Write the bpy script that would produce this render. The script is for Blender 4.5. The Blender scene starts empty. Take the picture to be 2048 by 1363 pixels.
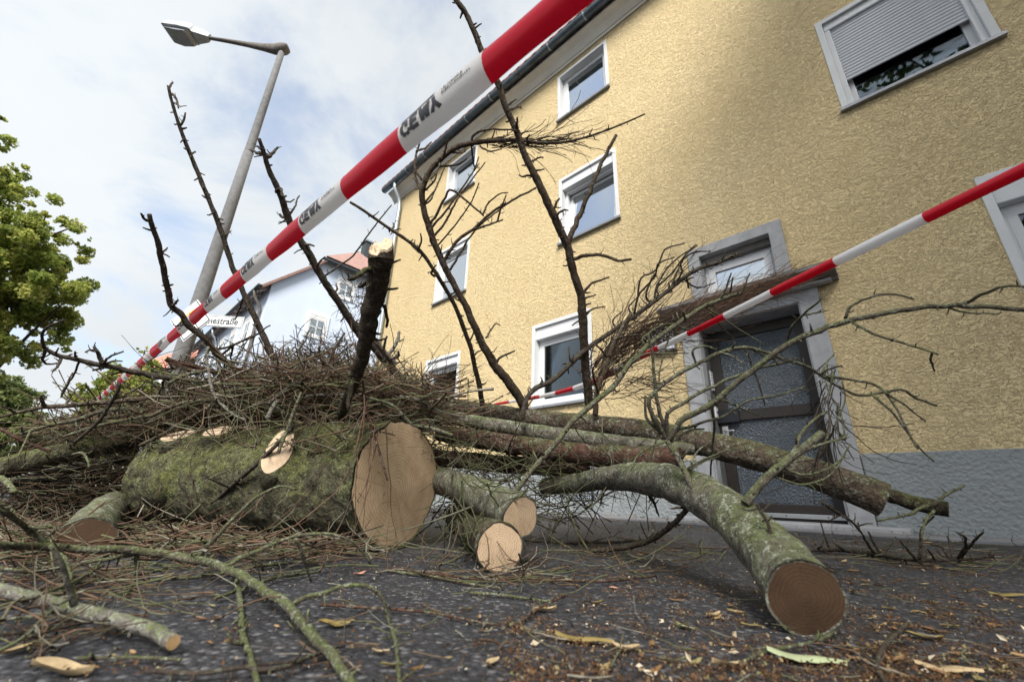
import bpy, bmesh, math, random
import numpy as np
from mathutils import Vector, Matrix, noise as mnoise

random.seed(7)
rng = np.random.default_rng(7)
SC = bpy.context.scene
COL = SC.collection

# ------------------------------------------------------------------ camera
F_PX = 834.03                       # focal length in pixels of a 2048 px wide frame
PITCH, ROLL, AZ = math.radians(20.68), math.radians(2.04), math.radians(-45.726)
CAMH = 0.21                         # the camera stands just above the asphalt
_c, _s = math.cos(PITCH), math.sin(PITCH)
_r, _u, _b = np.array([1, 0, 0.]), np.array([0, -_s, _c]), -np.array([0, _c, _s])
_r2 = math.cos(ROLL) * _r + math.sin(ROLL) * _u
_u2 = -math.sin(ROLL) * _r + math.cos(ROLL) * _u
CM = np.stack([_r2, _u2, _b], 1)
CP = np.array([0, 0, CAMH])
cd = bpy.data.cameras.new("camera")
cam = bpy.data.objects.new("camera", cd)
COL.objects.link(cam)
mw = Matrix.Identity(4)
for i in range(3):
    for j in range(3):
        mw[i][j] = CM[i, j]
    mw[i][3] = CP[i]
cam.matrix_world = mw
cd.sensor_width = 36.0
cd.lens = F_PX / 2048 * 36.0
cd.clip_start, cd.clip_end = 0.02, 2000
cd.dof.use_dof = True
cd.dof.focus_distance = 2.3
cd.dof.aperture_fstop = 4.0
SC.camera = cam

# ------------------------------------------------------------------ sky, sun, exposure
SUN_EL, SUN_AZ = math.radians(46), math.radians(186)     # azimuth clockwise from +Y (forward)
world = bpy.data.worlds.new("World")
SC.world = world
world.use_nodes = True
wt = world.node_tree
for nd in list(wt.nodes):
    wt.nodes.remove(nd)
def wn(t, **k):
    nd = wt.nodes.new(t)
    for a, v in k.items():
        setattr(nd, a, v)
    return nd
out = wn('ShaderNodeOutputWorld')
bg = wn('ShaderNodeBackground')
bg.inputs['Strength'].default_value = 0.1
sky = wn('ShaderNodeTexSky')
sky.sky_type = 'NISHITA'
sky.sun_disc = False
sky.sun_elevation = SUN_EL
sky.sun_rotation = SUN_AZ
sky.air_density, sky.dust_density, sky.ozone_density = 1.0, 1.5, 1.0
tc = wn('ShaderNodeTexCoord')
sep = wn('ShaderNodeSeparateXYZ')
wt.links.new(tc.outputs['Generated'], sep.inputs[0])
addz = wn('ShaderNodeMath', operation='ADD'); addz.inputs[1].default_value = 0.28
mxz = wn('ShaderNodeMath', operation='MAXIMUM'); mxz.inputs[1].default_value = 0.05
wt.links.new(sep.outputs['Z'], addz.inputs[0]); wt.links.new(addz.outputs[0], mxz.inputs[0])
dx = wn('ShaderNodeMath', operation='DIVIDE'); dy = wn('ShaderNodeMath', operation='DIVIDE')
wt.links.new(sep.outputs['X'], dx.inputs[0]); wt.links.new(mxz.outputs[0], dx.inputs[1])
wt.links.new(sep.outputs['Y'], dy.inputs[0]); wt.links.new(mxz.outputs[0], dy.inputs[1])
comb = wn('ShaderNodeCombineXYZ')
wt.links.new(dx.outputs[0], comb.inputs[0]); wt.links.new(dy.outputs[0], comb.inputs[1])
nz = wn('ShaderNodeTexNoise'); nz.inputs['Scale'].default_value = 2.3
nz.inputs['Detail'].default_value = 9; nz.inputs['Roughness'].default_value = 0.58
nz.inputs['Distortion'].default_value = 0.35
wt.links.new(comb.outputs[0], nz.inputs['Vector'])
rmp = wn('ShaderNodeMapRange'); rmp.inputs[1].default_value = 0.32; rmp.inputs[2].default_value = 0.54
rmp.inputs[3].default_value = 0.42; rmp.inputs[4].default_value = 1.0
rmp.interpolation_type = 'SMOOTHSTEP'
wt.links.new(nz.outputs['Fac'], rmp.inputs[0])
nz2 = wn('ShaderNodeTexNoise'); nz2.inputs['Scale'].default_value = 0.9; nz2.inputs['Detail'].default_value = 6
wt.links.new(comb.outputs[0], nz2.inputs['Vector'])
r2 = wn('ShaderNodeMapRange'); r2.inputs[1].default_value = 0.3; r2.inputs[2].default_value = 0.7
r2.inputs[3].default_value = 2.75; r2.inputs[4].default_value = 3.45
wt.links.new(nz2.outputs['Fac'], r2.inputs[0])
ccol = wn('ShaderNodeMix', data_type='RGBA', blend_type='MULTIPLY')
ccol.inputs[0].default_value = 1.0
ccol.inputs[6].default_value = (0.915, 0.965, 1.0, 1)
wt.links.new(r2.outputs[0], ccol.inputs[7])
mixc = wn('ShaderNodeMix', data_type='RGBA')
wt.links.new(rmp.outputs[0], mixc.inputs[0])
wt.links.new(sky.outputs[0], mixc.inputs[6]); wt.links.new(ccol.outputs[2], mixc.inputs[7])
wt.links.new(mixc.outputs[2], bg.inputs['Color'])
wt.links.new(bg.outputs[0], out.inputs[0])

sl = bpy.data.lights.new("sun", 'SUN')
sl.energy = 2.3
sl.angle = math.radians(24)
sl.color = (1.0, 0.96, 0.9)
sun = bpy.data.objects.new("sun", sl)
COL.objects.link(sun)
_sd = Vector((math.sin(SUN_AZ) * math.cos(SUN_EL), math.cos(SUN_AZ) * math.cos(SUN_EL), math.sin(SUN_EL)))
sun.rotation_euler = _sd.to_track_quat('Z', 'Y').to_euler()
sun.location = (-6, -8, 14)

SC.view_settings.view_transform = 'Standard'
SC.view_settings.look = 'None'
SC.view_settings.exposure = 1.58
SC.view_settings.gamma = 1.0
SC.view_settings.use_curve_mapping = False
SC.cycles.use_denoising = True
SC.cycles.max_bounces = 6
SC.cycles.transparent_max_bounces = 12
SC.cycles.caustics_reflective = False
SC.cycles.caustics_refractive = False

# ------------------------------------------------------------------ helpers
DV = np.array([math.sin(AZ), math.cos(AZ), 0])      # along the street, away to the left
NV = np.array([math.cos(AZ), -math.sin(AZ), 0])     # across the street, towards the houses
WALL = 4.70                                         # distance of the yellow facade

def ray(x, y):
    return CM @ np.array([(x - 1024) / F_PX, -(y - 681.5) / F_PX, -1.0])
def at(x, y, dep):
    return CP + ray(x, y) * dep
def og(x, y, lift=0.0):
    r = ray(x, y)
    return CP + r * ((lift - CAMH) / r[2])
def depth_of(P):
    return float(-(CM.T @ (np.asarray(P) - CP))[2])
def gz(x, y):
    w = x * NV[0] + y * NV[1]
    return float(np.interp(w, [2.0, 4.05, 4.7], [0.0, 0.05, 0.06]))

ORG = {}
def raw_mesh(name, verts, faces, smooth=True):
    me = bpy.data.meshes.new(name)
    verts = np.asarray(verts, dtype=np.float32).reshape(-1, 3)
    me.vertices.add(len(verts))
    me.vertices.foreach_set('co', verts.ravel())
    if isinstance(faces, np.ndarray):
        k = faces.shape[1]
        nf = len(faces)
        me.loops.add(nf * k)
        me.loops.foreach_set('vertex_index', faces.astype(np.int32).ravel())
        me.polygons.add(nf)
        me.polygons.foreach_set('loop_start', np.arange(nf, dtype=np.int32) * k)
    else:
        tot = [len(f) for f in faces]
        flat = np.fromiter((i for f in faces for i in f), dtype=np.int32)
        me.loops.add(len(flat))
        me.loops.foreach_set('vertex_index', flat)
        me.polygons.add(len(faces))
        st = np.concatenate([[0], np.cumsum(tot)[:-1]]).astype(np.int32) if len(tot) else np.zeros(0, np.int32)
        me.polygons.foreach_set('loop_start', st)
    me.update(calc_edges=True)
    me.validate()
    me.polygons.foreach_set('use_smooth', [smooth] * len(me.polygons))
    return me
def link(name, me, mat, parent=None, loc=None):
    o = bpy.data.objects.new(name, me)
    COL.objects.link(o)
    if me is not None and mat is not None and not me.materials:
        me.materials.append(mat)
    if parent is not None:
        o.parent = parent
    if loc is not None:
        o.location = loc
    return o
def mk(name, verts, faces, mat, parent=None, origin=None, smooth=True):
    """a mesh given in world space; the top-level one keeps its own origin, parts share their root's"""
    verts = np.asarray(verts, dtype=float).reshape(-1, 3)
    if parent is None:
        og_ = np.asarray(verts[0] if origin is None else origin, dtype=float)
    else:
        og_ = ORG[parent.name]
    o = link(name, raw_mesh(name, verts - og_, faces, smooth), mat, parent)
    if parent is None:
        o.location = og_
    ORG[o.name] = og_
    return o
def tag(o, label=None, cat=None, group=None, kind=None):
    for k, v in (('label', label), ('category', cat), ('group', group), ('kind', kind)):
        if v:
            o[k] = v
    return o
def empty(name, loc, rz=0.0):
    o = bpy.data.objects.new(name, None)
    COL.objects.link(o)
    o.location = loc
    o.rotation_euler = (0, 0, rz)
    o.empty_display_size = 0.1
    return o

class Acc:
    def __init__(s):
        s.v, s.f, s.n = [], [], 0
    def add(s, v, f):
        v = np.asarray(v, float).reshape(-1, 3)
        s.v.append(v)
        s.f.extend([tuple(int(i) + s.n for i in q) for q in f])
        s.n += len(v)
        return s
    def box(s, x0, x1, y0, y1, z0, z1):
        v = [(x, y, z) for z in (z0, z1) for y in (y0, y1) for x in (x0, x1)]
        f = [(0, 2, 3, 1), (4, 5, 7, 6), (0, 1, 5, 4), (2, 6, 7, 3), (0, 4, 6, 2), (1, 3, 7, 5)]
        return s.add(v, f)
    def ring(s, x0, x1, z0, z1, b, y0, y1, bt=None, bb=None):
        """picture-frame ring in the XZ plane"""
        bt = b if bt is None else bt
        bb = b if bb is None else bb
        o_ = [(x0, z0), (x1, z0), (x1, z1), (x0, z1)]
        i_ = [(x0 + b, z0 + bb), (x1 - b, z0 + bb), (x1 - b, z1 - bt), (x0 + b, z1 - bt)]
        v = [(x, y0, z) for x, z in o_] + [(x, y0, z) for x, z in i_] + [(x, y1, z) for x, z in o_] + [(x, y1, z) for x, z in i_]
        f = []
        for k in range(4):
            j = (k + 1) % 4
            f += [(k, j, 4 + j, 4 + k), (8 + k, 12 + k, 12 + j, 8 + j), (k, 8 + k, 8 + j, j), (4 + k, 4 + j, 12 + j, 12 + k)]
        return s.add(v, f)
    def obj(s, name, mat, parent=None, smooth=False, bevel=0.0, loc=None):
        me = raw_mesh(name, np.concatenate(s.v), s.f, smooth)
        o = link(name, me, mat, parent, loc)
        if bevel:
            m = o.modifiers.new("bevel", 'BEVEL')
            m.width = bevel
            m.segments = 2
            m.limit_method = 'ANGLE'
        return o

def catmull(P, n):
    P = np.asarray(P, float)
    if len(P) < 3:
        t = np.linspace(0, 1, n)[:, None]
        return P[0] * (1 - t) + P[-1] * t
    Q = np.vstack([2 * P[0] - P[1], P, 2 * P[-1] - P[-2]])
    seg = np.linalg.norm(np.diff(P[:, :3], axis=0), axis=1)
    cum = np.concatenate([[0], np.cumsum(seg)])
    ts = np.linspace(0, cum[-1], n)
    out_ = []
    for t in ts:
        k = min(int(np.searchsorted(cum, t, side='right')) - 1, len(P) - 2)
        k = max(k, 0)
        u = (t - cum[k]) / max(seg[k], 1e-9)
        a, b, c, d = Q[k], Q[k + 1], Q[k + 2], Q[k + 3]
        out_.append(0.5 * (2 * b + (c - a) * u + (2 * a - 5 * b + 4 * c - d) * u * u + (3 * b - a - 3 * c + d) * u ** 3))
    return np.array(out_)
def frames(P):
    T = np.gradient(P, axis=0)
    T /= np.linalg.norm(T, axis=1)[:, None] + 1e-12
    up = np.array([0, 0, 1.]) if abs(T[0][2]) < 0.9 else np.array([1., 0, 0])
    A = np.cross(up, T[0]); A /= np.linalg.norm(A)
    As = [A]
    for i in range(1, len(P)):
        A = As[-1] - T[i] * (As[-1] @ T[i])
        A /= np.linalg.norm(A) + 1e-12
        As.append(A)
    As = np.array(As)
    return T, As, np.cross(T, As)
def tube(P, R, sides=8, caps=True, rough=0.0, freq=30.0, seed=0.0):
    P = np.asarray(P, float); R = np.broadcast_to(np.asarray(R, float), (len(P),))
    T, A, B = frames(P)
    an = np.linspace(0, 2 * math.pi, sides, endpoint=False)
    dirs = np.cos(an)[None, :, None] * A[:, None] + np.sin(an)[None, :, None] * B[:, None]
    rr = np.repeat(R[:, None], sides, 1)
    if rough:
        for i in range(len(P)):
            for j in range(sides):
                q = P[i] + dirs[i, j] * R[i]
                rr[i, j] *= 1 + rough * mnoise.fractal(Vector(q * freq + seed), 0.6, 2.0, 4)
    V = P[:, None] + dirs * rr[..., None]
    n = len(P)
    fs = []
    for i in range(n - 1):
        for j in range(sides):
            k = (j + 1) % sides
            fs.append((i * sides + j, i * sides + k, (i + 1) * sides + k, (i + 1) * sides + j))
    V = V.reshape(-1, 3)
    if caps:
        V = np.vstack([V, P[0] - T[0] * R[0] * 0.3, P[-1] + T[-1] * R[-1] * 0.3])
        a, b = n * sides, n * sides + 1
        for j in range(sides):
            k = (j + 1) % sides
            fs.append((a, k, j))
            fs.append((b, (n - 1) * sides + j, (n - 1) * sides + k))
    return V, fs

# ------------------------------------------------------------------ materials
MATS = {}
class NT:
    def __init__(s, name):
        s.m = bpy.data.materials.new(name)
        s.m.use_nodes = True
        s.t = s.m.node_tree
        s.b = s.t.nodes['Principled BSDF']
        s.out = s.t.nodes['Material Output']
        MATS[name] = s.m
    def n(s, typ, ins=None, **k):
        nd = s.t.nodes.new(typ)
        for a, v in k.items():
            setattr(nd, a, v)
        for i, v in (ins or {}).items():
            s.set(nd, i, v)
        return nd
    def set(s, nd, i, v):
        if isinstance(v, bpy.types.NodeSocket):
            s.t.links.new(v, nd.inputs[i])
        else:
            nd.inputs[i].default_value = v
    def p(s, **k):
        names = {'color': 'Base Color', 'rough': 'Roughness', 'metal': 'Metallic', 'normal': 'Normal', 'spec': 'Specular IOR Level', 'trans': 'Transmission Weight', 'coat': 'Coat Weight'}
        for a, v in k.items():
            if isinstance(v, tuple) and len(v) == 3:
                v = (*v, 1)
            s.set(s.b, names[a], v)
        return s
    def coord(s, which='Object', scale=(1, 1, 1), rot=(0, 0, 0)):
        tcn = s.n('ShaderNodeTexCoord')
        mp = s.n('ShaderNodeMapping', {'Scale': scale, 'Rotation': rot})
        s.t.links.new(tcn.outputs[which], mp.inputs[0])
        return mp.outputs[0]
    def noise(s, vec, scale, detail=5, rough=0.55, dist=0.0, typ='FBM'):
        nd = s.n('ShaderNodeTexNoise', {'Vector': vec, 'Scale': scale, 'Detail': detail, 'Roughness': rough, 'Distortion': dist})
        nd.noise_type = typ
        return nd.outputs['Fac']
    def ramp(s, fac, stops):
        nd = s.n('ShaderNodeValToRGB', {'Fac': fac})
        cr = nd.color_ramp
        while len(cr.elements) < len(stops):
            cr.elements.new(0.5)
        for e, (p_, c_) in zip(cr.elements, stops):
            e.position = p_
            e.color = (*c_, 1) if len(c_) == 3 else c_
        return nd.outputs['Color']
    def rng(s, v, a, b, c=0.0, d=1.0):
        return s.n('ShaderNodeMapRange', {0: v, 1: a, 2: b, 3: c, 4: d}).outputs[0]
    def mix(s, fac, a, b, mode='MIX'):
        nd = s.n('ShaderNodeMix', data_type='RGBA', blend_type=mode)
        for i, v in ((0, fac), (6, a), (7, b)):
            if isinstance(v, tuple) and len(v) == 3:
                v = (*v, 1)
            s.set(nd, i, v)
        return nd.outputs[2]
    def math(s, op, a, b=0.0):
        return s.n('ShaderNodeMath', {0: a, 1: b}, operation=op).outputs[0]
    def bump(s, h, strength=0.5, dist=0.01):
        return s.n('ShaderNodeBump', {'Height': h, 'Strength': strength, 'Distance': dist}).outputs[0]

def plain(name, col, rough=0.6, metal=0.0, var=0.12, nscale=8.0, bump=0.0, bscale=60.0, spec=0.4):
    t = NT(name)
    v = t.coord()
    n1 = t.noise(v, nscale, 6, 0.6)
    dark = tuple(c * (1 - var) for c in col)
    lite = tuple(min(1, c * (1 + var)) for c in col)
    t.p(color=t.ramp(n1, [(0.3, dark), (0.7, lite)]), rough=rough, metal=metal, spec=spec)
    if bump:
        t.p(normal=t.bump(t.noise(v, bscale, 5, 0.6), bump, 0.004))
    return t.m

def stucco():
    t = NT('yellow_stucco')
    v = t.coord()
    vs = t.coord(scale=(1.0, 1.0, 1.6), rot=(0, math.radians(16), 0))
    a = t.noise(vs, 24, 3, 0.5, 1.6)
    a2 = t.noise(vs, 11, 3, 0.5, 1.2)
    b = t.noise(vs, 70, 3, 0.6, 0.6)
    step = t.n('ShaderNodeMapRange', {0: a, 1: 0.43, 2: 0.57}, interpolation_type='SMOOTHSTEP').outputs[0]
    step2 = t.n('ShaderNodeMapRange', {0: a2, 1: 0.46, 2: 0.54}, interpolation_type='SMOOTHSTEP').outputs[0]
    h = t.math('ADD', t.math('ADD', step, t.math('MULTIPLY', step2, 0.55)), t.math('MULTIPLY', b, 0.45))
    big = t.noise(v, 0.55, 6, 0.6)
    col = t.ramp(big, [(0.3, (0.72, 0.565, 0.31)), (0.7, (0.78, 0.625, 0.365))])
    grit = t.rng(b, 0.60, 0.72, 0.0, 0.35)
    col = t.mix(grit, col, (0.50, 0.37, 0.18))
    grime = t.noise(v, 1.9, 8, 0.7)
    col = t.mix(t.rng(grime, 0.58, 0.78, 0, 0.2), col, (0.52, 0.42, 0.26))
    streak = t.noise(t.coord(scale=(3.5, 1, 0.22)), 1.6, 6, 0.65)
    col = t.mix(t.rng(streak, 0.55, 0.8, 0, 0.2), col, (0.50, 0.40, 0.25))
    t.p(color=col, rough=0.92, spec=0.15, normal=t.bump(h, 1.0, 0.011))
    return t.m
def render_grey():
    t = NT('grey_render')
    v = t.coord()
    a = t.noise(v, 42, 4, 0.6, 0.4)
    b = t.n('ShaderNodeTexVoronoi', {'Vector': v, 'Scale': 34.0}).outputs['Distance']
    h = t.math('ADD', a, t.math('MULTIPLY', b, 0.8))
    big = t.noise(v, 1.3, 6)
    t.p(color=t.ramp(big, [(0.3, (0.23, 0.25, 0.255)), (0.7, (0.31, 0.33, 0.335))]), rough=0.9, spec=0.2, normal=t.bump(h, 0.9, 0.012))
    return t.m
def asphalt():
    t = NT('asphalt')
    v = t.coord()
    vo = t.n('ShaderNodeTexVoronoi', {'Vector': v, 'Scale': 95.0})
    rnd = t.n('ShaderNodeSeparateColor', {'Color': vo.outputs['Color']}).outputs[0]
    big = t.noise(v, 1.1, 7, 0.62)
    fine = t.noise(v, 260, 3, 0.6)
    base = t.ramp(big, [(0.25, (0.028, 0.029, 0.034)), (0.75, (0.058, 0.059, 0.066))])
    stone = t.mix(t.rng(rnd, 0.72, 1.0, 0, 0.75), base, (0.24, 0.24, 0.25))
    gap = t.rng(vo.outputs['Distance'], 0.3, 0.75, 0, 0.8)
    col = t.mix(gap, stone, (0.018, 0.018, 0.021))
    dust = t.rng(t.noise(v, 5.0, 8, 0.7), 0.55, 0.8, 0, 0.3)
    col = t.mix(dust, col, (0.13, 0.105, 0.08))
    h = t.math('ADD', t.math('MULTIPLY', vo.outputs['Distance'], -1.0), t.math('MULTIPLY', fine, 0.5))
    h = t.math('ADD', h, t.math('MULTIPLY', t.noise(v, 22, 4), 0.8))
    t.p(color=col, rough=t.rng(big, 0.3, 0.7, 0.62, 0.85), spec=0.35, normal=t.bump(h, 0.9, 0.006))
    return t.m
def bark(name, base, dark, moss, amount, lichen=0.25, scale=1.0, bumpd=0.008, flakes=0.0):
    t = NT(name)
    v = t.coord()
    n1 = t.noise(v, 38 * scale, 6, 0.65, 0.3)
    n2 = t.noise(v, 6.5 * scale, 7, 0.68, 0.5)
    n3 = t.noise(v, 95 * scale, 4, 0.65)
    n4 = t.noise(v, 24 * scale, 6, 0.75, 0.8)
    n5 = t.noise(v, 190 * scale, 2, 0.5)
    col = t.mix(t.rng(n1, 0.35, 0.68), dark, base)
    geo = t.n('ShaderNodeNewGeometry')
    nzs = t.n('ShaderNodeSeparateXYZ', {0: geo.outputs['Normal']}).outputs['Z']
    up = t.rng(nzs, -0.9, 0.8, -0.12, 0.08)
    patch = t.math('ADD', t.math('MULTIPLY', n2, 0.55), t.math('MULTIPLY', n4, 0.45))
    mfac = t.rng(t.math('ADD', patch, up), 0.60 - amount * 0.3, 0.70 - amount * 0.3)
    mfac = t.math('MULTIPLY', mfac, t.rng(n3, 0.38, 0.56, 0.12, 1.0))
    mcol = t.mix(t.rng(n1, 0.35, 0.65), tuple(c * 0.4 for c in moss), moss)
    mcol = t.mix(t.rng(n5, 0.45, 0.7, 0, 0.5), mcol, tuple(min(1, c * 1.7) for c in moss))
    col = t.mix(mfac, col, mcol)
    lf = t.math('MULTIPLY', t.rng(n4, 0.50, 0.58), t.rng(n3, 0.46, 0.58))
    col = t.mix(t.math('MULTIPLY', lf, lichen), col, (0.36, 0.37, 0.31))
    col = t.mix(t.rng(n5, 0.30, 0.42, 0.55, 0.0), col, tuple(c * 0.5 for c in dark))
    h = t.math('ADD', n1, t.math('MULTIPLY', n3, 0.7))
    if flakes:
        vo = t.n('ShaderNodeTexVoronoi', {'Vector': v, 'Scale': 55.0})
        vo.distance = 'CHEBYCHEV'
        h = t.math('ADD', h, t.math('MULTIPLY', vo.outputs['Distance'], flakes))
    t.p(color=col, rough=0.9, spec=0.2, normal=t.bump(h, 1.0, bumpd))
    return t.m
def twigmat(name, stops):
    t = NT(name)
    at_ = t.n('ShaderNodeAttribute', attribute_name='tint')
    v = t.coord()
    n1 = t.noise(v, 90, 3, 0.6)
    c = t.ramp(at_.outputs['Fac'], stops)
    c = t.mix(t.rng(n1, 0.3, 0.7), t.mix(1.0, c, (0.5, 0.5, 0.48), 'MULTIPLY'), c)
    t.p(color=c, rough=0.85, spec=0.2, normal=t.bump(n1, 0.6, 0.003))
    return t.m
def cutwood(name, light, darkc, ringscale=160.0, saw=0.35, crack=0.0, aged=0.0, off=(0.0, 0.0, 0.0)):
    t = NT(name)
    tcn = t.n('ShaderNodeTexCoord')
    v = tcn.outputs['Object']
    dist = t.noise(v, 5.0, 3)
    v0 = v
    v = t.n('ShaderNodeVectorMath', {0: v, 1: off}, operation='ADD').outputs[0]
    sx = t.n('ShaderNodeSeparateXYZ', {0: v})
    cx = t.n('ShaderNodeCombineXYZ', {0: sx.outputs['X'], 1: sx.outputs['Y']}).outputs[0]
    ln = t.n('ShaderNodeVectorMath', {0: cx}, operation='LENGTH').outputs['Value']
    rad = t.math('ADD', ln, t.math('MULTIPLY', dist, 0.045))
    wob = t.noise(t.n('ShaderNodeCombineXYZ', {0: rad}).outputs[0], 60, 2)
    sn = t.math('SINE', t.math('ADD', t.math('MULTIPLY', rad, ringscale * 6.283), t.math('MULTIPLY', wob, 6.0)))
    ring = t.rng(sn, -0.2, 1.0, 0, 1)
    band = t.noise(t.n('ShaderNodeCombineXYZ', {0: rad}).outputs[0], 22, 3)
    col = t.mix(t.math('MULTIPLY', ring, t.rng(band, 0.3, 0.7, 0.18, 0.62)), light, darkc)
    nv = t.n('ShaderNodeVectorMath', {0: cx}, operation='NORMALIZE').outputs[0]
    rays = t.noise(nv, 7.0, 5, 0.7)
    col = t.mix(t.rng(rays, 0.56, 0.70, 0, 0.45), col, tuple(c * 0.55 for c in darkc))
    blot = t.noise(v, 9, 5, 0.6)
    col = t.mix(t.rng(blot, 0.42, 0.75, 0, 0.5 + aged), col, tuple(c * 0.62 for c in darkc))
    sawv = t.coord(scale=(1, 1, 1), rot=(0, 0, 0.6))
    wv = t.n('ShaderNodeTexWave', {'Vector': sawv, 'Scale': 38.0, 'Distortion': 9.0, 'Detail': 4.0, 'Detail Scale': 0.8}).outputs['Fac']
    col = t.mix(t.math('MULTIPLY', t.rng(wv, 0.55, 0.9), saw), col, tuple(min(1, c * 1.12) for c in light))
    fib = t.noise(t.coord(scale=(1, 0.12, 1), rot=(0, 0, 0.6)), 160, 4, 0.6)
    h = t.math('ADD', t.math('MULTIPLY', ring, 0.12), t.math('ADD', t.math('MULTIPLY', wv, 0.12), fib))
    col = t.mix(t.rng(fib, 0.5, 0.75, 0, 0.5 * (saw + 0.3)), col, tuple(c * 0.7 for c in darkc))
    t.p(color=col, rough=0.85, spec=0.2, normal=t.bump(h, 0.5, 0.002))
    return t.m
def leafmat(name, stops, trans=0.35, rough=0.55):
    t = NT(name)
    oi = t.n('ShaderNodeAttribute', attribute_name='tint')
    c = t.ramp(oi.outputs['Fac'], stops)
    t.p(color=c, rough=rough, spec=0.25)
    tr = t.n('ShaderNodeBsdfTranslucent', {'Color': c})
    mx = t.n('ShaderNodeMixShader', {0: trans, 1: t.b.outputs[0], 2: tr.outputs[0]})
    t.t.links.new(mx.outputs[0], t.out.inputs[0])
    return t.m
def objleaf(name, stops):
    """dry leaf: colour by object, blotches by noise"""
    t = NT(name)
    oi = t.n('ShaderNodeObjectInfo')
    v = t.coord()
    n1 = t.noise(v, 60, 5, 0.6)
    c = t.ramp(oi.outputs['Random'], stops)
    c = t.mix(t.rng(n1, 0.5, 0.72, 0, 0.75), c, (0.17, 0.085, 0.03))
    t.p(color=c, rough=0.7, spec=0.3, normal=t.bump(t.noise(v, 160, 3), 0.4, 0.002))
    return t.m
def glassmat(name, refl, tint, rough=0.02):
    t = NT(name)
    gl = t.n('ShaderNodeBsdfGlossy', {'Color': (0.9, 0.95, 1.0, 1), 'Roughness': rough})
    tr = t.n('ShaderNodeBsdfTransparent', {'Color': (*tint, 1)})
    lw = t.n('ShaderNodeFresnel', {'IOR': 1.5})
    fac = t.math('MINIMUM', t.math('ADD', t.math('MULTIPLY', lw.outputs[0], 1.25), refl), 0.95)
    mx = t.n('ShaderNodeMixShader', {0: fac, 1: tr.outputs[0], 2: gl.outputs[0]})
    t.t.links.new(mx.outputs[0], t.out.inputs[0])
    return t.m
def ripple_glass():
    t = NT('ripple_glass')
    v = t.coord(scale=(1, 1, 0.8))
    vo = t.n('ShaderNodeTexVoronoi', {'Vector': v, 'Scale': 75.0})
    vo.feature = 'SMOOTH_F1'
    n1 = t.noise(v, 110, 3, 0.6, 0.8)
    h = t.math('ADD', vo.outputs['Distance'], t.math('MULTIPLY', n1, 0.7))
    t.p(color=(0.065, 0.082, 0.10), rough=0.16, spec=0.75, normal=t.bump(h, 1.0, 0.012))
    return t.m
def tilemat():
    t = NT('red_roof_tile')
    v = t.coord()
    w1 = t.n('ShaderNodeTexWave', {'Vector': v, 'Scale': 1.45, 'Distortion': 0.2}, bands_direction='X').outputs['Fac']
    w2 = t.n('ShaderNodeTexWave', {'Vector': v, 'Scale': 1.05, 'Distortion': 0.1}, bands_direction='Z', wave_profile='SAW').outputs['Fac']
    n1 = t.noise(v, 3, 5)
    c = t.ramp(n1, [(0.3, (0.33, 0.19, 0.16)), (0.7, (0.42, 0.26, 0.22))])
    t.p(color=c, rough=0.8, normal=t.bump(t.math('ADD', w1, w2), 1.0, 0.06))
    return t.m

stucco(); render_grey(); asphalt(); ripple_glass(); tilemat()
plain('white_paint', (0.64, 0.65, 0.655), 0.6, var=0.06, nscale=5, bump=0.25, bscale=35)
plain('white_pvc', (0.66, 0.67, 0.68), 0.35, var=0.03)
plain('shutter_grey', (0.50, 0.52, 0.55), 0.45, var=0.05)
plain('cream_cornice', (0.72, 0.69, 0.62), 0.7, var=0.08, nscale=3)
plain('zinc', (0.10, 0.125, 0.15), 0.45, 0.7, var=0.3, nscale=5)
plain('zinc_light', (0.36, 0.40, 0.43), 0.45, 0.6, var=0.15, nscale=6)
plain('sill_metal', (0.30, 0.31, 0.33), 0.4, 0.5, var=0.1)
plain('concrete', (0.33, 0.335, 0.345), 0.9, var=0.16, nscale=9, bump=0.6, bscale=90)
plain('dark_concrete', (0.19, 0.18, 0.17), 0.9, var=0.35, nscale=6, bump=0.6, bscale=70)
plain('recess_paint', (0.20, 0.20, 0.205), 0.8, var=0.15, nscale=6, bump=0.3)
plain('door_brown', (0.028, 0.022, 0.019), 0.5, var=0.15)
plain('black_plastic', (0.012, 0.013, 0.018), 0.4)
plain('aluminium', (0.62, 0.63, 0.64), 0.35, 0.8, var=0.05)
plain('paving', (0.20, 0.20, 0.21), 0.9, var=0.22, nscale=5, bump=0.7, bscale=120)
plain('lace', (0.72, 0.70, 0.68), 0.9, var=0.1, nscale=60)
plain('brown_cloth', (0.30, 0.24, 0.20), 0.95, var=0.35, nscale=14)
plain('dark_cloth', (0.05, 0.06, 0.055), 0.95, var=0.3, nscale=10)
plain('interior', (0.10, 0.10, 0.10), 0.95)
plain('blue_wall', (0.60, 0.67, 0.79), 0.85, var=0.03, nscale=1.0, bump=0.2)
plain('dark_trim', (0.045, 0.055, 0.06), 0.6)
plain('red_tile_far', (0.48, 0.20, 0.15), 0.8, var=0.2)
plain('lamp_concrete', (0.150, 0.150, 0.150), 0.85, var=0.22, nscale=14, bump=0.5, bscale=80)
plain('lamp_arm', (0.13, 0.118, 0.105), 0.8, var=0.4, nscale=9, bump=0.4)
plain('lamp_housing', (0.42, 0.44, 0.44), 0.5, 0.2, var=0.15)
plain('lamp_lens', (0.30, 0.32, 0.35), 0.15, var=0.15)
plain('sign_white', (0.80, 0.82, 0.83), 0.4, var=0.03)
plain('sign_black', (0.012, 0.012, 0.014), 0.5)
plain('sign_yellow', (0.80, 0.50, 0.02), 0.4, var=0.03)
plain('sign_blue', (0.01, 0.07, 0.42), 0.4)
plain('steel', (0.35, 0.36, 0.37), 0.4, 0.8)
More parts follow.
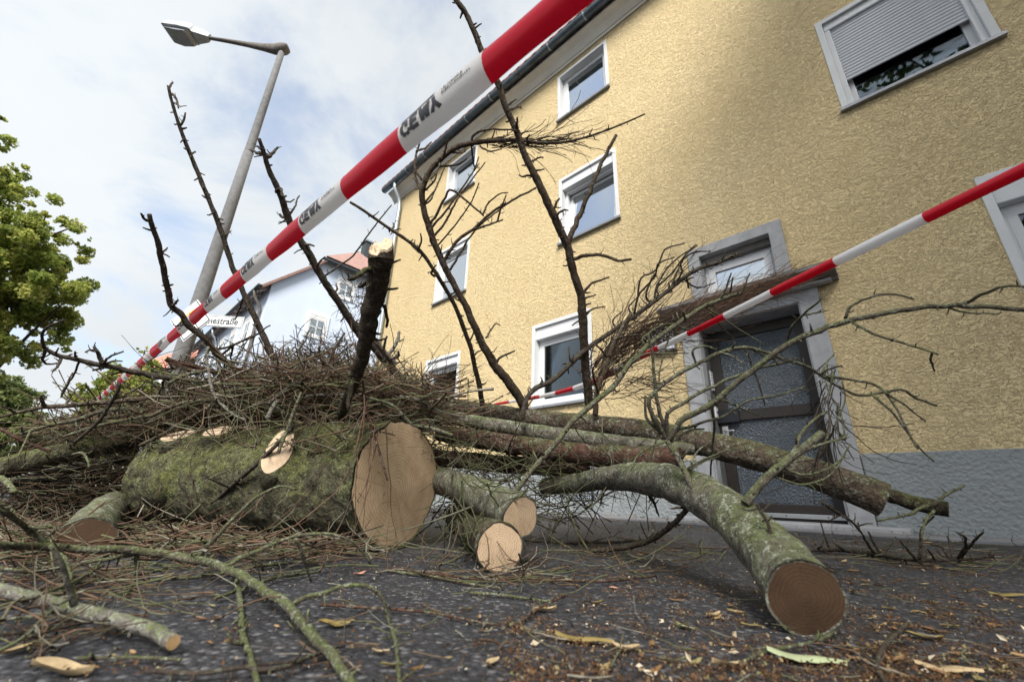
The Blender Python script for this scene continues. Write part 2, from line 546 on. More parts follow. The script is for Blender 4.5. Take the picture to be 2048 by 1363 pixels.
plain('number_face', (0.72, 0.75, 0.80), 0.35, var=0.03)
bark('bark_log', (0.115, 0.108, 0.066), (0.028, 0.024, 0.016), (0.122, 0.136, 0.036), 0.50, 0.25, 0.9, 0.018)
bark('bark_green', (0.19, 0.175, 0.14), (0.060, 0.052, 0.040), (0.105, 0.130, 0.042), 0.36, 0.85, 1.1, 0.008)
bark('bark_brown', (0.140, 0.106, 0.076), (0.045, 0.032, 0.022), (0.105, 0.118, 0.045), 0.34, 0.6, 1.0, 0.012, 0.7)
bark('bark_red', (0.120, 0.062, 0.045), (0.042, 0.022, 0.016), (0.085, 0.10, 0.035), 0.22, 0.4, 1.0, 0.010, 0.5)
bark('bark_dark', (0.082, 0.063, 0.049), (0.032, 0.025, 0.019), (0.06, 0.070, 0.025), 0.18, 0.25, 1.6, 0.007)
bark('bark_pole', (0.105, 0.072, 0.048), (0.032, 0.022, 0.015), (0.080, 0.090, 0.032), 0.22, 0.35, 1.5, 0.007)
bark('bark_moss', (0.145, 0.125, 0.095), (0.050, 0.041, 0.030), (0.120, 0.150, 0.050), 0.50, 0.6, 1.8, 0.007)
bark('bark_stump', (0.075, 0.055, 0.038), (0.020, 0.015, 0.010), (0.090, 0.105, 0.028), 0.38, 0.25, 1.4, 0.012)
bark('bark_grey', (0.26, 0.24, 0.215), (0.10, 0.088, 0.075), (0.13, 0.16, 0.055), 0.34, 0.7, 1.4, 0.007)
twigmat('twig_mix', [(0.0, (0.070, 0.050, 0.036)), (0.22, (0.140, 0.088, 0.057)), (0.40, (0.180, 0.115, 0.075)), (0.55, (0.145, 0.130, 0.080)), (0.78, (0.135, 0.148, 0.070)), (0.9, (0.22, 0.21, 0.16)), (1.0, (0.33, 0.29, 0.235))])
twigmat('twig_red', [(0.0, (0.085, 0.052, 0.036)), (0.5, (0.155, 0.090, 0.058)), (1.0, (0.23, 0.150, 0.105))])
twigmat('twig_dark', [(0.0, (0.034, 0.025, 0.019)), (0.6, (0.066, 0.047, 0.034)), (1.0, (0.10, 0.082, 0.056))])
twigmat('twig_green', [(0.0, (0.070, 0.072, 0.038)), (0.6, (0.110, 0.122, 0.055)), (1.0, (0.17, 0.155, 0.115))])
cutwood('cut_big', (0.56, 0.415, 0.265), (0.27, 0.155, 0.075), 80, 0.30, off=(0.02, 0.035, 0.0))
cutwood('cut_small', (0.54, 0.40, 0.265), (0.27, 0.155, 0.08), 150, 0.45)
cutwood('cut_fresh', (0.66, 0.51, 0.36), (0.47, 0.32, 0.19), 120, 0.3)
cutwood('cut_wet', (0.090, 0.053, 0.031), (0.062, 0.036, 0.021), 150, 0.12, aged=0.5)
leafmat('leaves_linden', [(0.0, (0.15, 0.21, 0.045)), (0.5, (0.31, 0.36, 0.08)), (1.0, (0.56, 0.53, 0.17))], 0.6)
leafmat('leaves_far', [(0.0, (0.10, 0.13, 0.045)), (0.6, (0.17, 0.21, 0.07)), (1.0, (0.27, 0.29, 0.11))], 0.45)
leafmat('leaves_shade', [(0.0, (0.035, 0.06, 0.015)), (1.0, (0.07, 0.10, 0.02))], 0.25)
leafmat('litter', [(0.0, (0.050, 0.026, 0.014)), (0.45, (0.105, 0.052, 0.026)), (0.78, (0.155, 0.085, 0.042)), (0.92, (0.33, 0.24, 0.13)), (1.0, (0.15, 0.16, 0.06))], 0.1, 0.8)
leafmat('sawdust', [(0.0, (0.45, 0.36, 0.24)), (1.0, (0.62, 0.55, 0.42))], 0.1, 0.9)
objleaf('dry_leaf', [(0.0, (0.17, 0.085, 0.035)), (0.35, (0.26, 0.15, 0.065)), (0.65, (0.34, 0.24, 0.125)), (0.85, (0.22, 0.20, 0.08)), (1.0, (0.40, 0.33, 0.21))])
plain('leaf_pale_green', (0.36, 0.40, 0.23), 0.6, var=0.25, nscale=40)
plain('leaf_yellow', (0.42, 0.25, 0.03), 0.6, var=0.25, nscale=50)
plain('leaf_olive', (0.22, 0.165, 0.055), 0.6, var=0.3, nscale=50)
plain('leaf_buff', (0.40, 0.30, 0.17), 0.7, var=0.3, nscale=50)
plain('leaf_pink', (0.50, 0.26, 0.18), 0.7, var=0.25, nscale=50)
plain('wood_splinter', (0.42, 0.27, 0.13), 0.8, var=0.3, nscale=30, bump=0.5)
plain('wood_pale', (0.58, 0.44, 0.30), 0.85, var=0.25, nscale=25, bump=0.6, bscale=120)
def tapemat(name, col):
    t = NT(name)
    v = t.coord()
    n1 = t.noise(v, 9, 3)
    t.p(color=col, rough=0.3, spec=0.5, normal=t.bump(n1, 0.15, 0.01))
    tr = t.n('ShaderNodeBsdfTranslucent', {'Color': (*col, 1)})
    mx = t.n('ShaderNodeMixShader', {0: 0.48, 1: t.b.outputs[0], 2: tr.outputs[0]})
    t.t.links.new(mx.outputs[0], t.out.inputs[0])
tapemat('tape_red', (0.62, 0.004, 0.025))
tapemat('tape_white', (0.82, 0.82, 0.84))
plain('print_ink', (0.035, 0.035, 0.045), 0.5)
glassmat('pane_clear', 0.55, (0.75, 0.8, 0.82))
glassmat('pane_dark', 0.02, (0.55, 0.6, 0.62))
# ------------------------------------------------------------------ ground
def sw(s, w, z=0.0):
    return np.array([DV[0] * s + NV[0] * w, DV[1] * s + NV[1] * w, z])
ws = [-400, -60, -8, 2.0, 3.0, 4.05, 4.75, 12, 80, 300]
wz = [0, 0, 0, 0, 0.024, 0.05, 0.06, 0.06, 0.06, 0.06]
ss = [-120, -10, -3, 3, 10, 40, 150, 500]
gv = [sw(s, w, z) for s in ss for w, z in zip(ws, wz)]
nw = len(ws)
gf = [(i * nw + j, i * nw + j + 1, (i + 1) * nw + j + 1, (i + 1) * nw + j) for i in range(len(ss) - 1) for j in range(nw - 1)]
tag(mk('ground', gv, gf, MATS['asphalt'], origin=(0, 0, 0), smooth=False), 'dark rough asphalt ground strewn with bits of bark and leaves', kind='structure')

TH = math.atan2(-NV[0] * 0 + -DV[1], -DV[0])       # local X runs along the facade to the right
WB = (NV[0] * WALL, NV[1] * WALL, 0)
pv = empty('pavement', WB, TH)
tag(pv, 'narrow grey strip of concrete slabs along the house wall', kind='structure')
for k in range(22):
    x0 = -9.6 + k * 0.6
    a = Acc()
    dz = random.uniform(-0.004, 0.004)
    a.box(x0 + 0.004, x0 + 0.596, -0.68, -0.012, 0.02, 0.066 + dz)
    a.obj('slab', MATS['paving'], pv, bevel=0.004)

# ------------------------------------------------------------------ yellow apartment house
B = empty('apartment_building', WB, TH)
tag(B, 'three storey yellow stucco apartment house with white windows and grey plinth', 'building')
XL, XR = -9.36, 7.0
# openings x0,x1,z0,z1 (outer edge of the white surround)
WINS = [
    ('topA', -7.02, -5.92, 6.80, 7.96), ('topB', -3.58, -2.48, 6.84, 8.00),
    ('midA', -7.03, -5.92, 4.11, 5.42), ('midB', -3.57, -2.45, 4.14, 5.46),
    ('gndA', -7.05, -5.94, 1.50, 2.82), ('gndB', -4.13, -3.01, 1.50, 2.83),
    ('midC', 0.19, 1.33, 4.17, 5.52), ('gndC', 0.83, 1.95, 1.50, 2.88), ('topC', 0.19, 1.33, 6.84, 8.0),
    ('topD', 3.6, 4.7, 6.84, 8.0), ('midD', 3.6, 4.7, 4.14, 5.46)]
ZT = 8.24
holes = [(x0 + 0.02, x1 - 0.02, z0 + 0.02, z1 - 0.02) for _, x0, x1, z0, z1 in WINS]
holes.append((-1.58, -0.55, 0.0, 2.14))          # door
holes.append((-1.44, -0.68, 2.50, 3.02))         # light above the door
xs = sorted({XL, XR} | {h for q in holes for h in q[:2]})
zs = sorted({0.0, 0.665, ZT} | {h for q in holes for h in q[2:]})
def cells(xs, zs, skip):
    idx = {}; V = []; Fc = []
    def vid(x, z):
        if (x, z) not in idx:
            idx[(x, z)] = len(V); V.append((x, 0.0, z))
        return idx[(x, z)]
    for i in range(len(xs) - 1):
        for j in range(len(zs) - 1):
            cx, cz = (xs[i] + xs[i + 1]) / 2, (zs[j] + zs[j + 1]) / 2
            if any(a < cx < b and c < cz < d for a, b, c, d in skip):
                continue
            Fc.append((vid(xs[i], zs[j]), vid(xs[i + 1], zs[j]), vid(xs[i + 1], zs[j + 1]), vid(xs[i], zs[j + 1])))
    return V, Fc
V, Fc = cells(xs, zs, holes)
wa = Acc(); wa.add(V, Fc)
# side, back walls and attic floor close the shell
wa.add([(XL, 0, 0), (XL, 9, 0), (XL, 9, ZT), (XL, 0, ZT)], [(0, 3, 2, 1)])
wa.add([(XR, 0, 0), (XR, 9, 0), (XR, 9, ZT), (XR, 0, ZT)], [(0, 1, 2, 3)])
wa.add([(XL, 9, 0), (XR, 9, 0), (XR, 9, ZT), (XL, 9, ZT)], [(0, 1, 2, 3)])
wa.add([(XL, 0, ZT), (XR, 0, ZT), (XR, 9, ZT), (XL, 9, ZT)], [(0, 1, 2, 3)])
wa.obj('wall', MATS['yellow_stucco'], B)
# partition right behind the windows keeps the rooms dark
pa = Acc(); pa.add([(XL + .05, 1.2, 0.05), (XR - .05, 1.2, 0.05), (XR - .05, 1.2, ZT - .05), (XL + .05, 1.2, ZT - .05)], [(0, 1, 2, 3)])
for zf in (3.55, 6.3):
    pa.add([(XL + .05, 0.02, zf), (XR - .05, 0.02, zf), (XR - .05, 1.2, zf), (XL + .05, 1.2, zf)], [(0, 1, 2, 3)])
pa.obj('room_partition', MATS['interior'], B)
pl = Acc()
pl.box(XL - 0.03, -1.755, -0.03, -0.004, 0.0, 0.665)
pl.box(-0.385, XR, -0.03, -0.004, 0.0, 0.665)
pl_ = Acc(); pl_.box(XL - 0.03, -1.755, -0.03, -0.004, 0.0, 0.665); pl_.obj('plinth', MATS['grey_render'], B, bevel=0.006)
pl_ = Acc(); pl_.box(-0.385, XR, -0.03, -0.004, 0.0, 0.665); pl_.obj('plinth', MATS['grey_render'], B, bevel=0.006)
# vent grille in the plinth
vg = Acc(); vg.box(-3.38, -3.02, -0.040, -0.032, 0.22, 0.48)
vgo = vg.obj('vent_grille', MATS['zinc_light'], B)
vh = Acc()
for i in range(11):
    for j in range(8):
        x, z = -3.36 + i * 0.0305, 0.235 + j * 0.0295
        vh.add([(x, -0.0415, z), (x + 0.019, -0.0415, z), (x + 0.019, -0.0415, z + 0.019), (x, -0.0415, z + 0.019)], [(0, 1, 2, 3)])
tag(vh.obj('vent_hole', MATS['black_plastic'], vgo), kind='stuff')

def profile_x(name, prof, x0, x1, mat, parent, smooth=False, closed=True):
    n = len(prof)
    v = [(x0, y, z) for y, z in prof] + [(x1, y, z) for y, z in prof]
    f = [(i, (i + 1) % n, n + (i + 1) % n, n + i) for i in range(n if closed else n - 1)]
    if closed:
        f += [tuple(range(n))[::-1], tuple(range(n, 2 * n))]
    a = Acc(); a.add(v, f)
    return a.obj(name, mat, parent, smooth)
profile_x('cornice', [(-0.002, 8.12), (-0.03, 8.12), (-0.03, 8.17), (-0.055, 8.175), (-0.075, 8.20), (-0.13, 8.27), (-0.20, 8.315), (-0.25, 8.33), (-0.25, 8.385), (-0.002, 8.385)], XL - 0.2, XR, MATS['cream_cornice'], B)
# gutter, half round with a rolled bead
gp = []
for k in range(13):
    a_ = math.pi + k / 12 * math.pi
    gp.append((-0.345 + 0.085 * math.cos(a_), 8.455 + 0.085 * math.sin(a_)))
gp2 = [(-0.345 + (y + 0.345) * 0.95, 8.455 + (z - 8.455) * 0.95) for y, z in gp[::-1]]
gut = profile_x('gutter', gp + gp2, XL - 0.3, XR, MATS['zinc'], B, True)
for k in range(13):
    x = XL + 0.1 + k * 0.82
    q = [(-0.345 + (y + 0.345) * 1.05, 8.455 + (z - 8.455) * 1.05) for y, z in gp]
    profile_x('gutter_bracket', q + gp, x, x + 0.03, MATS['zinc_light'] if k % 3 else MATS['lamp_arm'], gut)
# roof
ro = Acc()
ro.add([(XL - 0.3, -0.43, 8.52), (XR, -0.43, 8.52), (XR, 4.5, 12.4), (XL - 0.3, 4.5, 12.4), (XL - 0.3, 9.4, 8.52), (XR, 9.4, 8.52),
        (XL - 0.3, -0.43, 8.48), (XR, -0.43, 8.48), (XR, 4.5, 12.3), (XL - 0.3, 4.5, 12.3), (XL - 0.3, 9.4, 8.48), (XR, 9.4, 8.48)],
       [(0, 1, 2, 3), (3, 2, 5, 4), (6, 9, 8, 7), (9, 10, 11, 8), (0, 6, 7, 1), (4, 5, 11, 10), (0, 3, 9, 6), (3, 4, 10, 9), (1, 7, 8, 2), (2, 8, 11, 5)])
ro.obj('roof', MATS['red_roof_tile'], B)
ga = Acc(); ga.add([(XL, 0.0, ZT), (XL, 9, ZT), (XL, 4.5, 12.25)], [(0, 2, 1)]); ga.obj('gable', MATS['yellow_stucco'], B)
# downpipe with swan neck
dp = catmull([(-9.05, -0.34, 8.38), (-9.05, -0.34, 8.25), (-9.05, -0.27, 8.12), (-9.05, -0.14, 7.92), (-9.05, -0.105, 7.70), (-9.05, -0.105, 7.3), (-9.05, -0.105, 5.0), (-9.05, -0.105, 2.5), (-9.05, -0.105, 0.07)], 60)
v_, f_ = tube(dp, 0.05, 14)
pipe = link('downpipe', raw_mesh('downpipe', v_, f_), MATS['zinc_light'], B)
for z in (1.2, 3.3, 5.4, 7.2):
    v_, f_ = tube([(-9.05, -0.105, z), (-9.05, -0.105, z + 0.04)], 0.058, 14)
    link('pipe_clip', raw_mesh('pipe_clip', v_, f_), MATS['steel'], pipe)

def window(parent, x0, x1, z0, z1, mats, band=0.06, deep=0.14, box=0.0, shutter=0.0, curtain=None, tilt=False, mullion=None, pane='pane_clear', sill=True, slat=0.042):
    sur, frm = mats
    a = Acc(); a.ring(x0, x1, z0, z1, band, -0.012, deep, bb=0.03)
    w = a.obj('window', MATS[sur], parent, bevel=0.004)
    ix0, ix1, iz0, iz1 = x0 + band, x1 - band, z0 + 0.03, z1 - band
    if box:
        b = Acc(); b.box(ix0 + 0.002, ix1 - 0.002, 0.02, deep - 0.01, iz1 - box, iz1 - 0.002)
        b.obj('shutter_box', MATS[frm], w, bevel=0.008)
        iz1 -= box
    if shutter:
        for xx in (ix0, ix1 - 0.05):
            g = Acc(); g.box(xx + 0.001, xx + 0.049, 0.025, 0.085, iz0 + 0.001, iz1 - 0.001)
            g.obj('guide_rail', MATS[frm], w, bevel=0.004)
        zz = iz1
        end = iz1 - shutter * (iz1 - iz0)
        pr = None
        while zz > end:
            if pr is None:
                n = 6
                vs_ = []
                for k in range(n + 1):
                    u = k / n
                    vs_.append((0.055 - 0.008 * math.sin(u * math.pi), -slat * u + 0.003))
                vs_ += [(0.062, -slat + 0.003), (0.062, 0.0)]
                pr = profile_x('slat', [(y, z) for y, z in vs_], ix0 + 0.045, ix1 - 0.045, MATS['shutter_grey'], w)
                pr.location = (0, 0, zz)
            else:
                c = pr.copy(); COL.objects.link(c); c.parent = w; c.location = (0, 0, zz)
            zz -= slat
        eb = Acc(); eb.box(ix0 + 0.04, ix1 - 0.04, 0.048, 0.066, zz - 0.035, zz - 0.001)
        eb.obj('end_bar', MATS['shutter_grey'], w, bevel=0.004)
    f1 = Acc(); f1.ring(ix0 + 0.001, ix1 - 0.001, iz0 + 0.001, iz1 - 0.001, 0.05, deep - 0.03, deep + 0.04)
    f1.obj('frame', MATS[frm], w, bevel=0.005)
    sx0, sx1, sz0, sz1 = ix0 + 0.035, ix1 - 0.035, iz0 + 0.035, iz1 - 0.035
    piv = empty('sash', (0, deep - 0.04, sz0)) if False else None
    s1 = Acc(); s1.ring(sx0, sx1, 0, sz1 - sz0, 0.065, -0.012, 0.04)
    if mullion:
        xm = (sx0 + sx1) / 2
        s1.box(xm - 0.02, xm + 0.02, -0.010, 0.035, 0.06, sz1 - sz0 - 0.06)
        if mullion == 'cross':
            zm = (sz1 - sz0) * 0.5
            s1.box(sx0 + 0.06, sx1 - 0.06, -0.008, 0.033, zm - 0.02, zm + 0.02)
    so = s1.obj('sash', MATS[frm], w, bevel=0.005)
    so.location = (0, deep - 0.02, sz0)
    p = Acc(); p.box(sx0 + 0.06, sx1 - 0.06, 0.006, 0.012, 0.06, sz1 - sz0 - 0.06)
    po = p.obj('pane', MATS[pane], w)
    po.location = (0, deep - 0.02, sz0)
    if tilt:
        so.rotation_euler = (-math.radians(5.5), 0, 0); po.rotation_euler = so.rotation_euler
    if sill:
        sl_ = Acc()
        sl_.add([(x0 - 0.015, -0.055, z0 - 0.035), (x1 + 0.015, -0.055, z0 - 0.035), (x1 + 0.015, -0.055, z0 - 0.002), (x0 - 0.015, -0.055, z0 - 0.002),
                 (x0 - 0.015, deep - 0.03, z0 + 0.034), (x1 + 0.015, deep - 0.03, z0 + 0.034), (x0 - 0.015, -0.014, z0 - 0.035), (x1 + 0.015, -0.014, z0 - 0.035)],
                [(0, 1, 2, 3), (3, 2, 5, 4), (0, 6, 7, 1), (6, 4, 5, 7), (0, 3, 4, 6), (1, 7, 5, 2)])
        sl_.obj('sill', MATS['sill_metal'], w)
    if curtain:
        mat_, zlo, zhi, n = curtain
        xa = np.linspace(ix0 + 0.08, ix1 - 0.08, 60)
        ph = random.uniform(0, 6)
        yy = deep + 0.09 + 0.018 * np.sin(xa * 2 * math.pi * n / (ix1 - ix0) + ph) + 0.006 * np.sin(xa * 71)
        za, zb = iz0 + zlo * (iz1 - iz0), iz0 + zhi * (iz1 - iz0)
        cv = [(x, y, za) for x, y in zip(xa, yy)] + [(x, y + 0.01, zb) for x, y in zip(xa, yy)]
        c = Acc(); c.add(cv, [(i, i + 1, 60 + i + 1, 60 + i) for i in range(59)])
        c.obj('curtain', MATS[mat_], w, smooth=True)
    return w
WH = ('white_paint', 'white_pvc')
for nm, x0, x1, z0, z1 in WINS:
    if nm == 'topA': window(B, x0, x1, z0, z1, WH, curtain=('lace', 0, 0.95, 9))
    elif nm == 'topB': window(B, x0, x1, z0, z1, WH, curtain=('lace', 0, 0.8, 11))
    elif nm == 'midA': window(B, x0, x1, z0, z1, WH, box=0.12, curtain=('lace', 0, 0.72, 10))
    elif nm == 'midB': window(B, x0, x1, z0, z1, WH, box=0.17, curtain=('lace', 0, 0.62, 10), tilt=True)
    elif nm == 'gndA': window(B, x0, x1, z0, z1, WH, box=0.16, pane='pane_dark', curtain=('dark_cloth', 0, 0.6, 6))
    elif nm == 'gndB': window(B, x0, x1, z0, z1, WH, box=0.19, pane='pane_dark', curtain=('brown_cloth', 0, 0.48, 13))
    elif nm == 'midC': window(B, x0, x1, z0, z1, WH, box=0.10, shutter=0.62, pane='pane_dark', curtain=('dark_cloth', 0, 1, 8))
    elif nm == 'gndC': window(B, x0, x1, z0, z1, WH, box=0.22, pane='pane_dark', curtain=('dark_cloth', 0, 1, 8))
    else: window(B, x0, x1, z0, z1, WH, curtain=('lace', 0, 0.9, 9))

# door recess, concrete surround, hood
ds = Acc()
ds.ring(-1.75, -0.39, 0.06, 2.28, 0.17, -0.045, 0.10, bt=0.14, bb=0.001)
dso = ds.obj('door_surround', MATS['concrete'], B, bevel=0.006)
ds2 = Acc(); ds2.ring(-1.60, -0.54, 0.06, 2.16, 0.035, -0.025, 0.32, bt=0.03, bb=0.001)
ds2.obj('inner_moulding', MATS['concrete'], dso, bevel=0.004)
rc = Acc()
rc.add([(-1.565, 0.10, 0.06), (-1.565, 0.32, 0.06), (-1.565, 0.32, 2.125), (-1.565, 0.10, 2.125)], [(0, 1, 2, 3)])
rc.obj('recess_side', MATS['recess_paint'], dso)
for k in range(3):      # joints of the lintel stones
    j = Acc(); j.box(-1.42 + k * 0.34, -1.413 + k * 0.34, -0.0475, -0.044, 2.145, 2.275)
    j.obj('joint', MATS['dark_concrete'], dso)
hood = profile_x('door_hood', [(0.0, 2.285), (-0.05, 2.285), (-0.06, 2.31), (-0.19, 2.335), (-0.26, 2.345), (-0.27, 2.352), (-0.27, 2.388), (0.0, 2.425)], -1.93, -0.21, MATS['dark_concrete'], B)
mo = Acc(); mo.box(-1.88, -0.26, -0.12, -0.046, 2.255, 2.284)
mo.obj('hood_moulding', MATS['concrete'], hood, bevel=0.006)
st = Acc(); st.box(-1.95, -0.18, -0.34, 0.30, 0.05, 0.10)
st.obj('doorstep', MATS['concrete'], B, bevel=0.01)
D_ = Acc(); D_.ring(-1.56, -0.58, 0.105, 2.12, 0.105, 0.24, 0.30, bb=0.14)
door = D_.obj('door', MATS['door_brown'], B, bevel=0.005)
c = Acc(); c.box(-1.455, -0.685, 0.235, 0.295, 1.08, 1.19); c.obj('crossbar', MATS['door_brown'], door, bevel=0.004)
for z0, z1 in ((0.246, 1.079), (1.191, 2.014)):
    c = Acc(); c.box(-1.454, -0.686, 0.265, 0.275, z0, z1); c.obj('pane', MATS['ripple_glass'], door)
c = Acc(); c.box(-1.57, -1.34, 0.205, 0.239, 1.06, 1.205); c.obj('lock_box', MATS['black_plastic'], door, bevel=0.006)
c = Acc(); c.box(-1.54, -0.60, 0.225, 0.239, 0.125, 0.165); k_ = c.obj('kick_strip', MATS['aluminium'], door, bevel=0.003)
for x in (-1.4, -1.07, -0.74):
    v_, f_ = tube([(x, 0.226, 0.145), (x, 0.222, 0.145)], 0.006, 8); link('screw', raw_mesh('screw', v_, f_), MATS['black_plastic'], k_)
v_, f_ = tube(catmull([(-1.50, 0.24, 0.97), (-1.50, 0.19, 0.97), (-1.47, 0.18, 0.97), (-1.40, 0.18, 0.97)], 14), 0.009, 8)
link('handle', raw_mesh('handle', v_, f_), MATS['aluminium'], door)
c = Acc(); c.box(-1.535, -1.475, 0.236, 0.2395, 0.87, 1.03); c.obj('handle_plate', MATS['aluminium'], door, bevel=0.004)
# bell panel and switch on the recess side
c = Acc(); c.box(-1.566, -1.553, 0.15, 0.23, 1.42, 1.66); bp = c.obj('bell_panel', MATS['aluminium'], B, bevel=0.003)
for k in range(6):
    c = Acc(); c.box(-1.554, -1.549, 0.16, 0.22, 1.435 + k * 0.036, 1.46 + k * 0.036); c.obj('name_plate', MATS['sign_white'], bp)
c = Acc(); c.box(-1.566, -1.545, 0.15, 0.22, 1.12, 1.24); ls = c.obj('light_switch', MATS['white_pvc'], B, bevel=0.004)
c = Acc(); c.box(-1.546, -1.54, 0.175, 0.195, 1.17, 1.19); c.obj('switch_button', MATS['black_plastic'], ls)
# light above the door
a = Acc(); a.ring(-1.57, -0.56, 2.478, 3.15, 0.13, -0.04, 0.16, bb=0.03); tw_ = a.obj('transom_window', MATS['concrete'], B, bevel=0.006)
a = Acc(); a.box(-1.438, -0.692, 0.06, 0.15, 2.945, 3.018); a.obj('transom_head', MATS['dark_concrete'], tw_)
a = Acc(); a.ring(-1.438, -0.692, 2.51, 2.944, 0.05, 0.13, 0.19); a.obj('frame', MATS['white_pvc'], tw_, bevel=0.004)
a = Acc(); a.ring(-1.40, -0.73, 2.55, 2.905, 0.075, 0.115, 0.17); a.obj('sash', MATS['white_pvc'], tw_, bevel=0.005)
a = Acc(); a.box(-1.33, -0.80, 0.14, 0.146, 2.62, 2.835); a.obj('pane', MATS['pane_clear'], tw_)
a = Acc(); a.box(-1.40, -0.73, 0.2, 0.21, 2.55, 2.90); a.obj('blind', MATS['lace'], tw_)

def text_mesh(txt, size, bold=0.0, align='CENTER'):
    cu = bpy.data.curves.new('lettering', 'FONT')
    cu.body = txt; cu.size = size; cu.align_x = align; cu.align_y = 'CENTER'; cu.offset = bold; cu.resolution_u = 3
    to = bpy.data.objects.new('lettering', cu); COL.objects.link(to)
    dg = bpy.context.evaluated_depsgraph_get()
    me = bpy.data.meshes.new_from_object(to.evaluated_get(dg))
    bpy.data.objects.remove(to)
    return me
# house number lamp left of the door
hn = Acc(); hn.box(-2.10, -1.84, -0.085, -0.003, 1.93, 2.22); hno = hn.obj('number_lamp', MATS['number_face'], B, bevel=0.012)
fr = Acc(); fr.ring(-2.11, -1.83, 1.92, 2.23, 0.02, -0.075, -0.004); fr.obj('lamp_rim', MATS['steel'], hno)
me = text_mesh("28", 0.16, 0.004); me.transform(Matrix.Rotation(math.pi / 2, 4, 'X'))
no = link('house_number', me, MATS['sign_black'], hno, (-1.97, -0.088, 2.075))

# ------------------------------------------------------------------ pale blue house further down the street
S0 = 20.75
pb = sw(S0, WALL)
H2 = empty('blue_house', pb, TH)
tag(H2, 'pale blue rendered house with half hipped red tile roof beyond the yellow house', 'house')
LH, WH2, ZE, ZH, ZR = -15.0, 9.4, 9.57, 11.85, 14.27
a = Acc()
gab = [(0, 0, 0), (0, WH2, 0), (0, WH2, ZE), (0, WH2 - 2.28, ZH), (0, 2.28, ZH), (0, 0, ZE)]
bak = [(LH, y, z) for _, y, z in gab]
a.add(gab + bak, [(0, 1, 2, 3, 4, 5), (11, 10, 9, 8, 7, 6), (0, 5, 11, 6), (1, 7, 8, 2)])
a.obj('wall', MATS['blue_wall'], H2)
def slab(name, pts, thick, mat, parent):
    P = np.array(pts, float)
    nrm = np.cross(P[1] - P[0], P[2] - P[0]); nrm /= np.linalg.norm(nrm)
    Q = P + nrm * thick
    n = len(P)
    f = [tuple(range(n))[::-1], tuple(range(n, 2 * n))] + [(i, (i + 1) % n, n + (i + 1) % n, n + i) for i in range(n)]
    aa = Acc(); aa.add(np.vstack([P, Q]), f)
    return aa.obj(name, mat, parent)
e = 0.45
rf = slab('roof', [(0.25, -e, ZE - e), (0.25, 2.28, ZH), (-2.2, WH2 / 2, ZR), (LH - 0.2, WH2 / 2, ZR), (LH - 0.2, -e, ZE - e)], -0.12, MATS['red_roof_tile'], H2)
slab('roof', [(0.25, WH2 + e, ZE - e), (LH - 0.2, WH2 + e, ZE - e), (LH - 0.2, WH2 / 2, ZR), (-2.2, WH2 / 2, ZR), (0.25, WH2 - 2.28, ZH)], -0.12, MATS['red_roof_tile'], H2)
slab('roof', [(0.45, 2.0, ZH - 0.2), (0.45, WH2 - 2.0, ZH - 0.2), (-2.2, WH2 / 2, ZR + .02)], 0.12, MATS['red_roof_tile'], H2)
a = Acc(); a.box(-2.6, -2.0, 5.0, 5.7, 13.2, 15.3); ch = a.obj('chimney', MATS['dark_trim'], H2)
a = Acc(); a.box(-2.68, -1.92, 4.92, 5.78, 15.3, 15.42); a.obj('chimney_cap', MATS['zinc_light'], ch)
a = Acc(); a.box(LH - 0.2, 0.26, -e - 0.16, -e, ZE - e - 0.09, ZE - e + 0.02); a.obj('gutter', MATS['dark_trim'], H2, bevel=0.03)
a = Acc(); a.box(0.34, 0.5, 1.9, WH2 - 1.9, ZH - 0.32, ZH - 0.2); a.obj('gutter', MATS['dark_trim'], H2, bevel=0.03)
a = Acc(); a.add([(0.24, -e, ZE - e - 0.02), (0.24, 0, ZE - 0.14), (LH, 0, ZE - 0.14), (LH, -e, ZE - e - 0.02)], [(0, 1, 2, 3)]); a.obj('soffit', MATS['zinc_light'], H2)
for k in range(16):
    a = Acc(); x = -0.5 - k * 0.9
    a.add([(x, -e, ZE - e - 0.03), (x + 0.1, -e, ZE - e - 0.03), (x + 0.1, -0.02, ZE - 0.16), (x, -0.02, ZE - 0.16), (x, -e, ZE - e - 0.14), (x + 0.1, -e, ZE - e - 0.14), (x + 0.1, -0.02, ZE - 0.34), (x, -0.02, ZE - 0.34)],
          [(4, 5, 6, 7), (0, 4, 7, 3), (1, 2, 6, 5), (0, 1, 5, 4)])
    a.obj('rafter_tail', MATS['sign_white'], H2)
for xx in (-0.45, -8.2):
    v_, f_ = tube(catmull([(xx, -e - 0.08, ZE - e - 0.08), (xx, -e - 0.06, ZE - e - 0.3), (xx, -0.12, ZE - e - 0.9), (xx, -0.12, ZE - e - 1.4), (xx, -0.12, 4.0), (xx, -0.12, 0.1)], 30), 0.07, 8)
    link('downpipe', raw_mesh('downpipe', v_, f_), MATS['zinc_light'] if xx < -1 else MATS['lamp_arm'], H2)
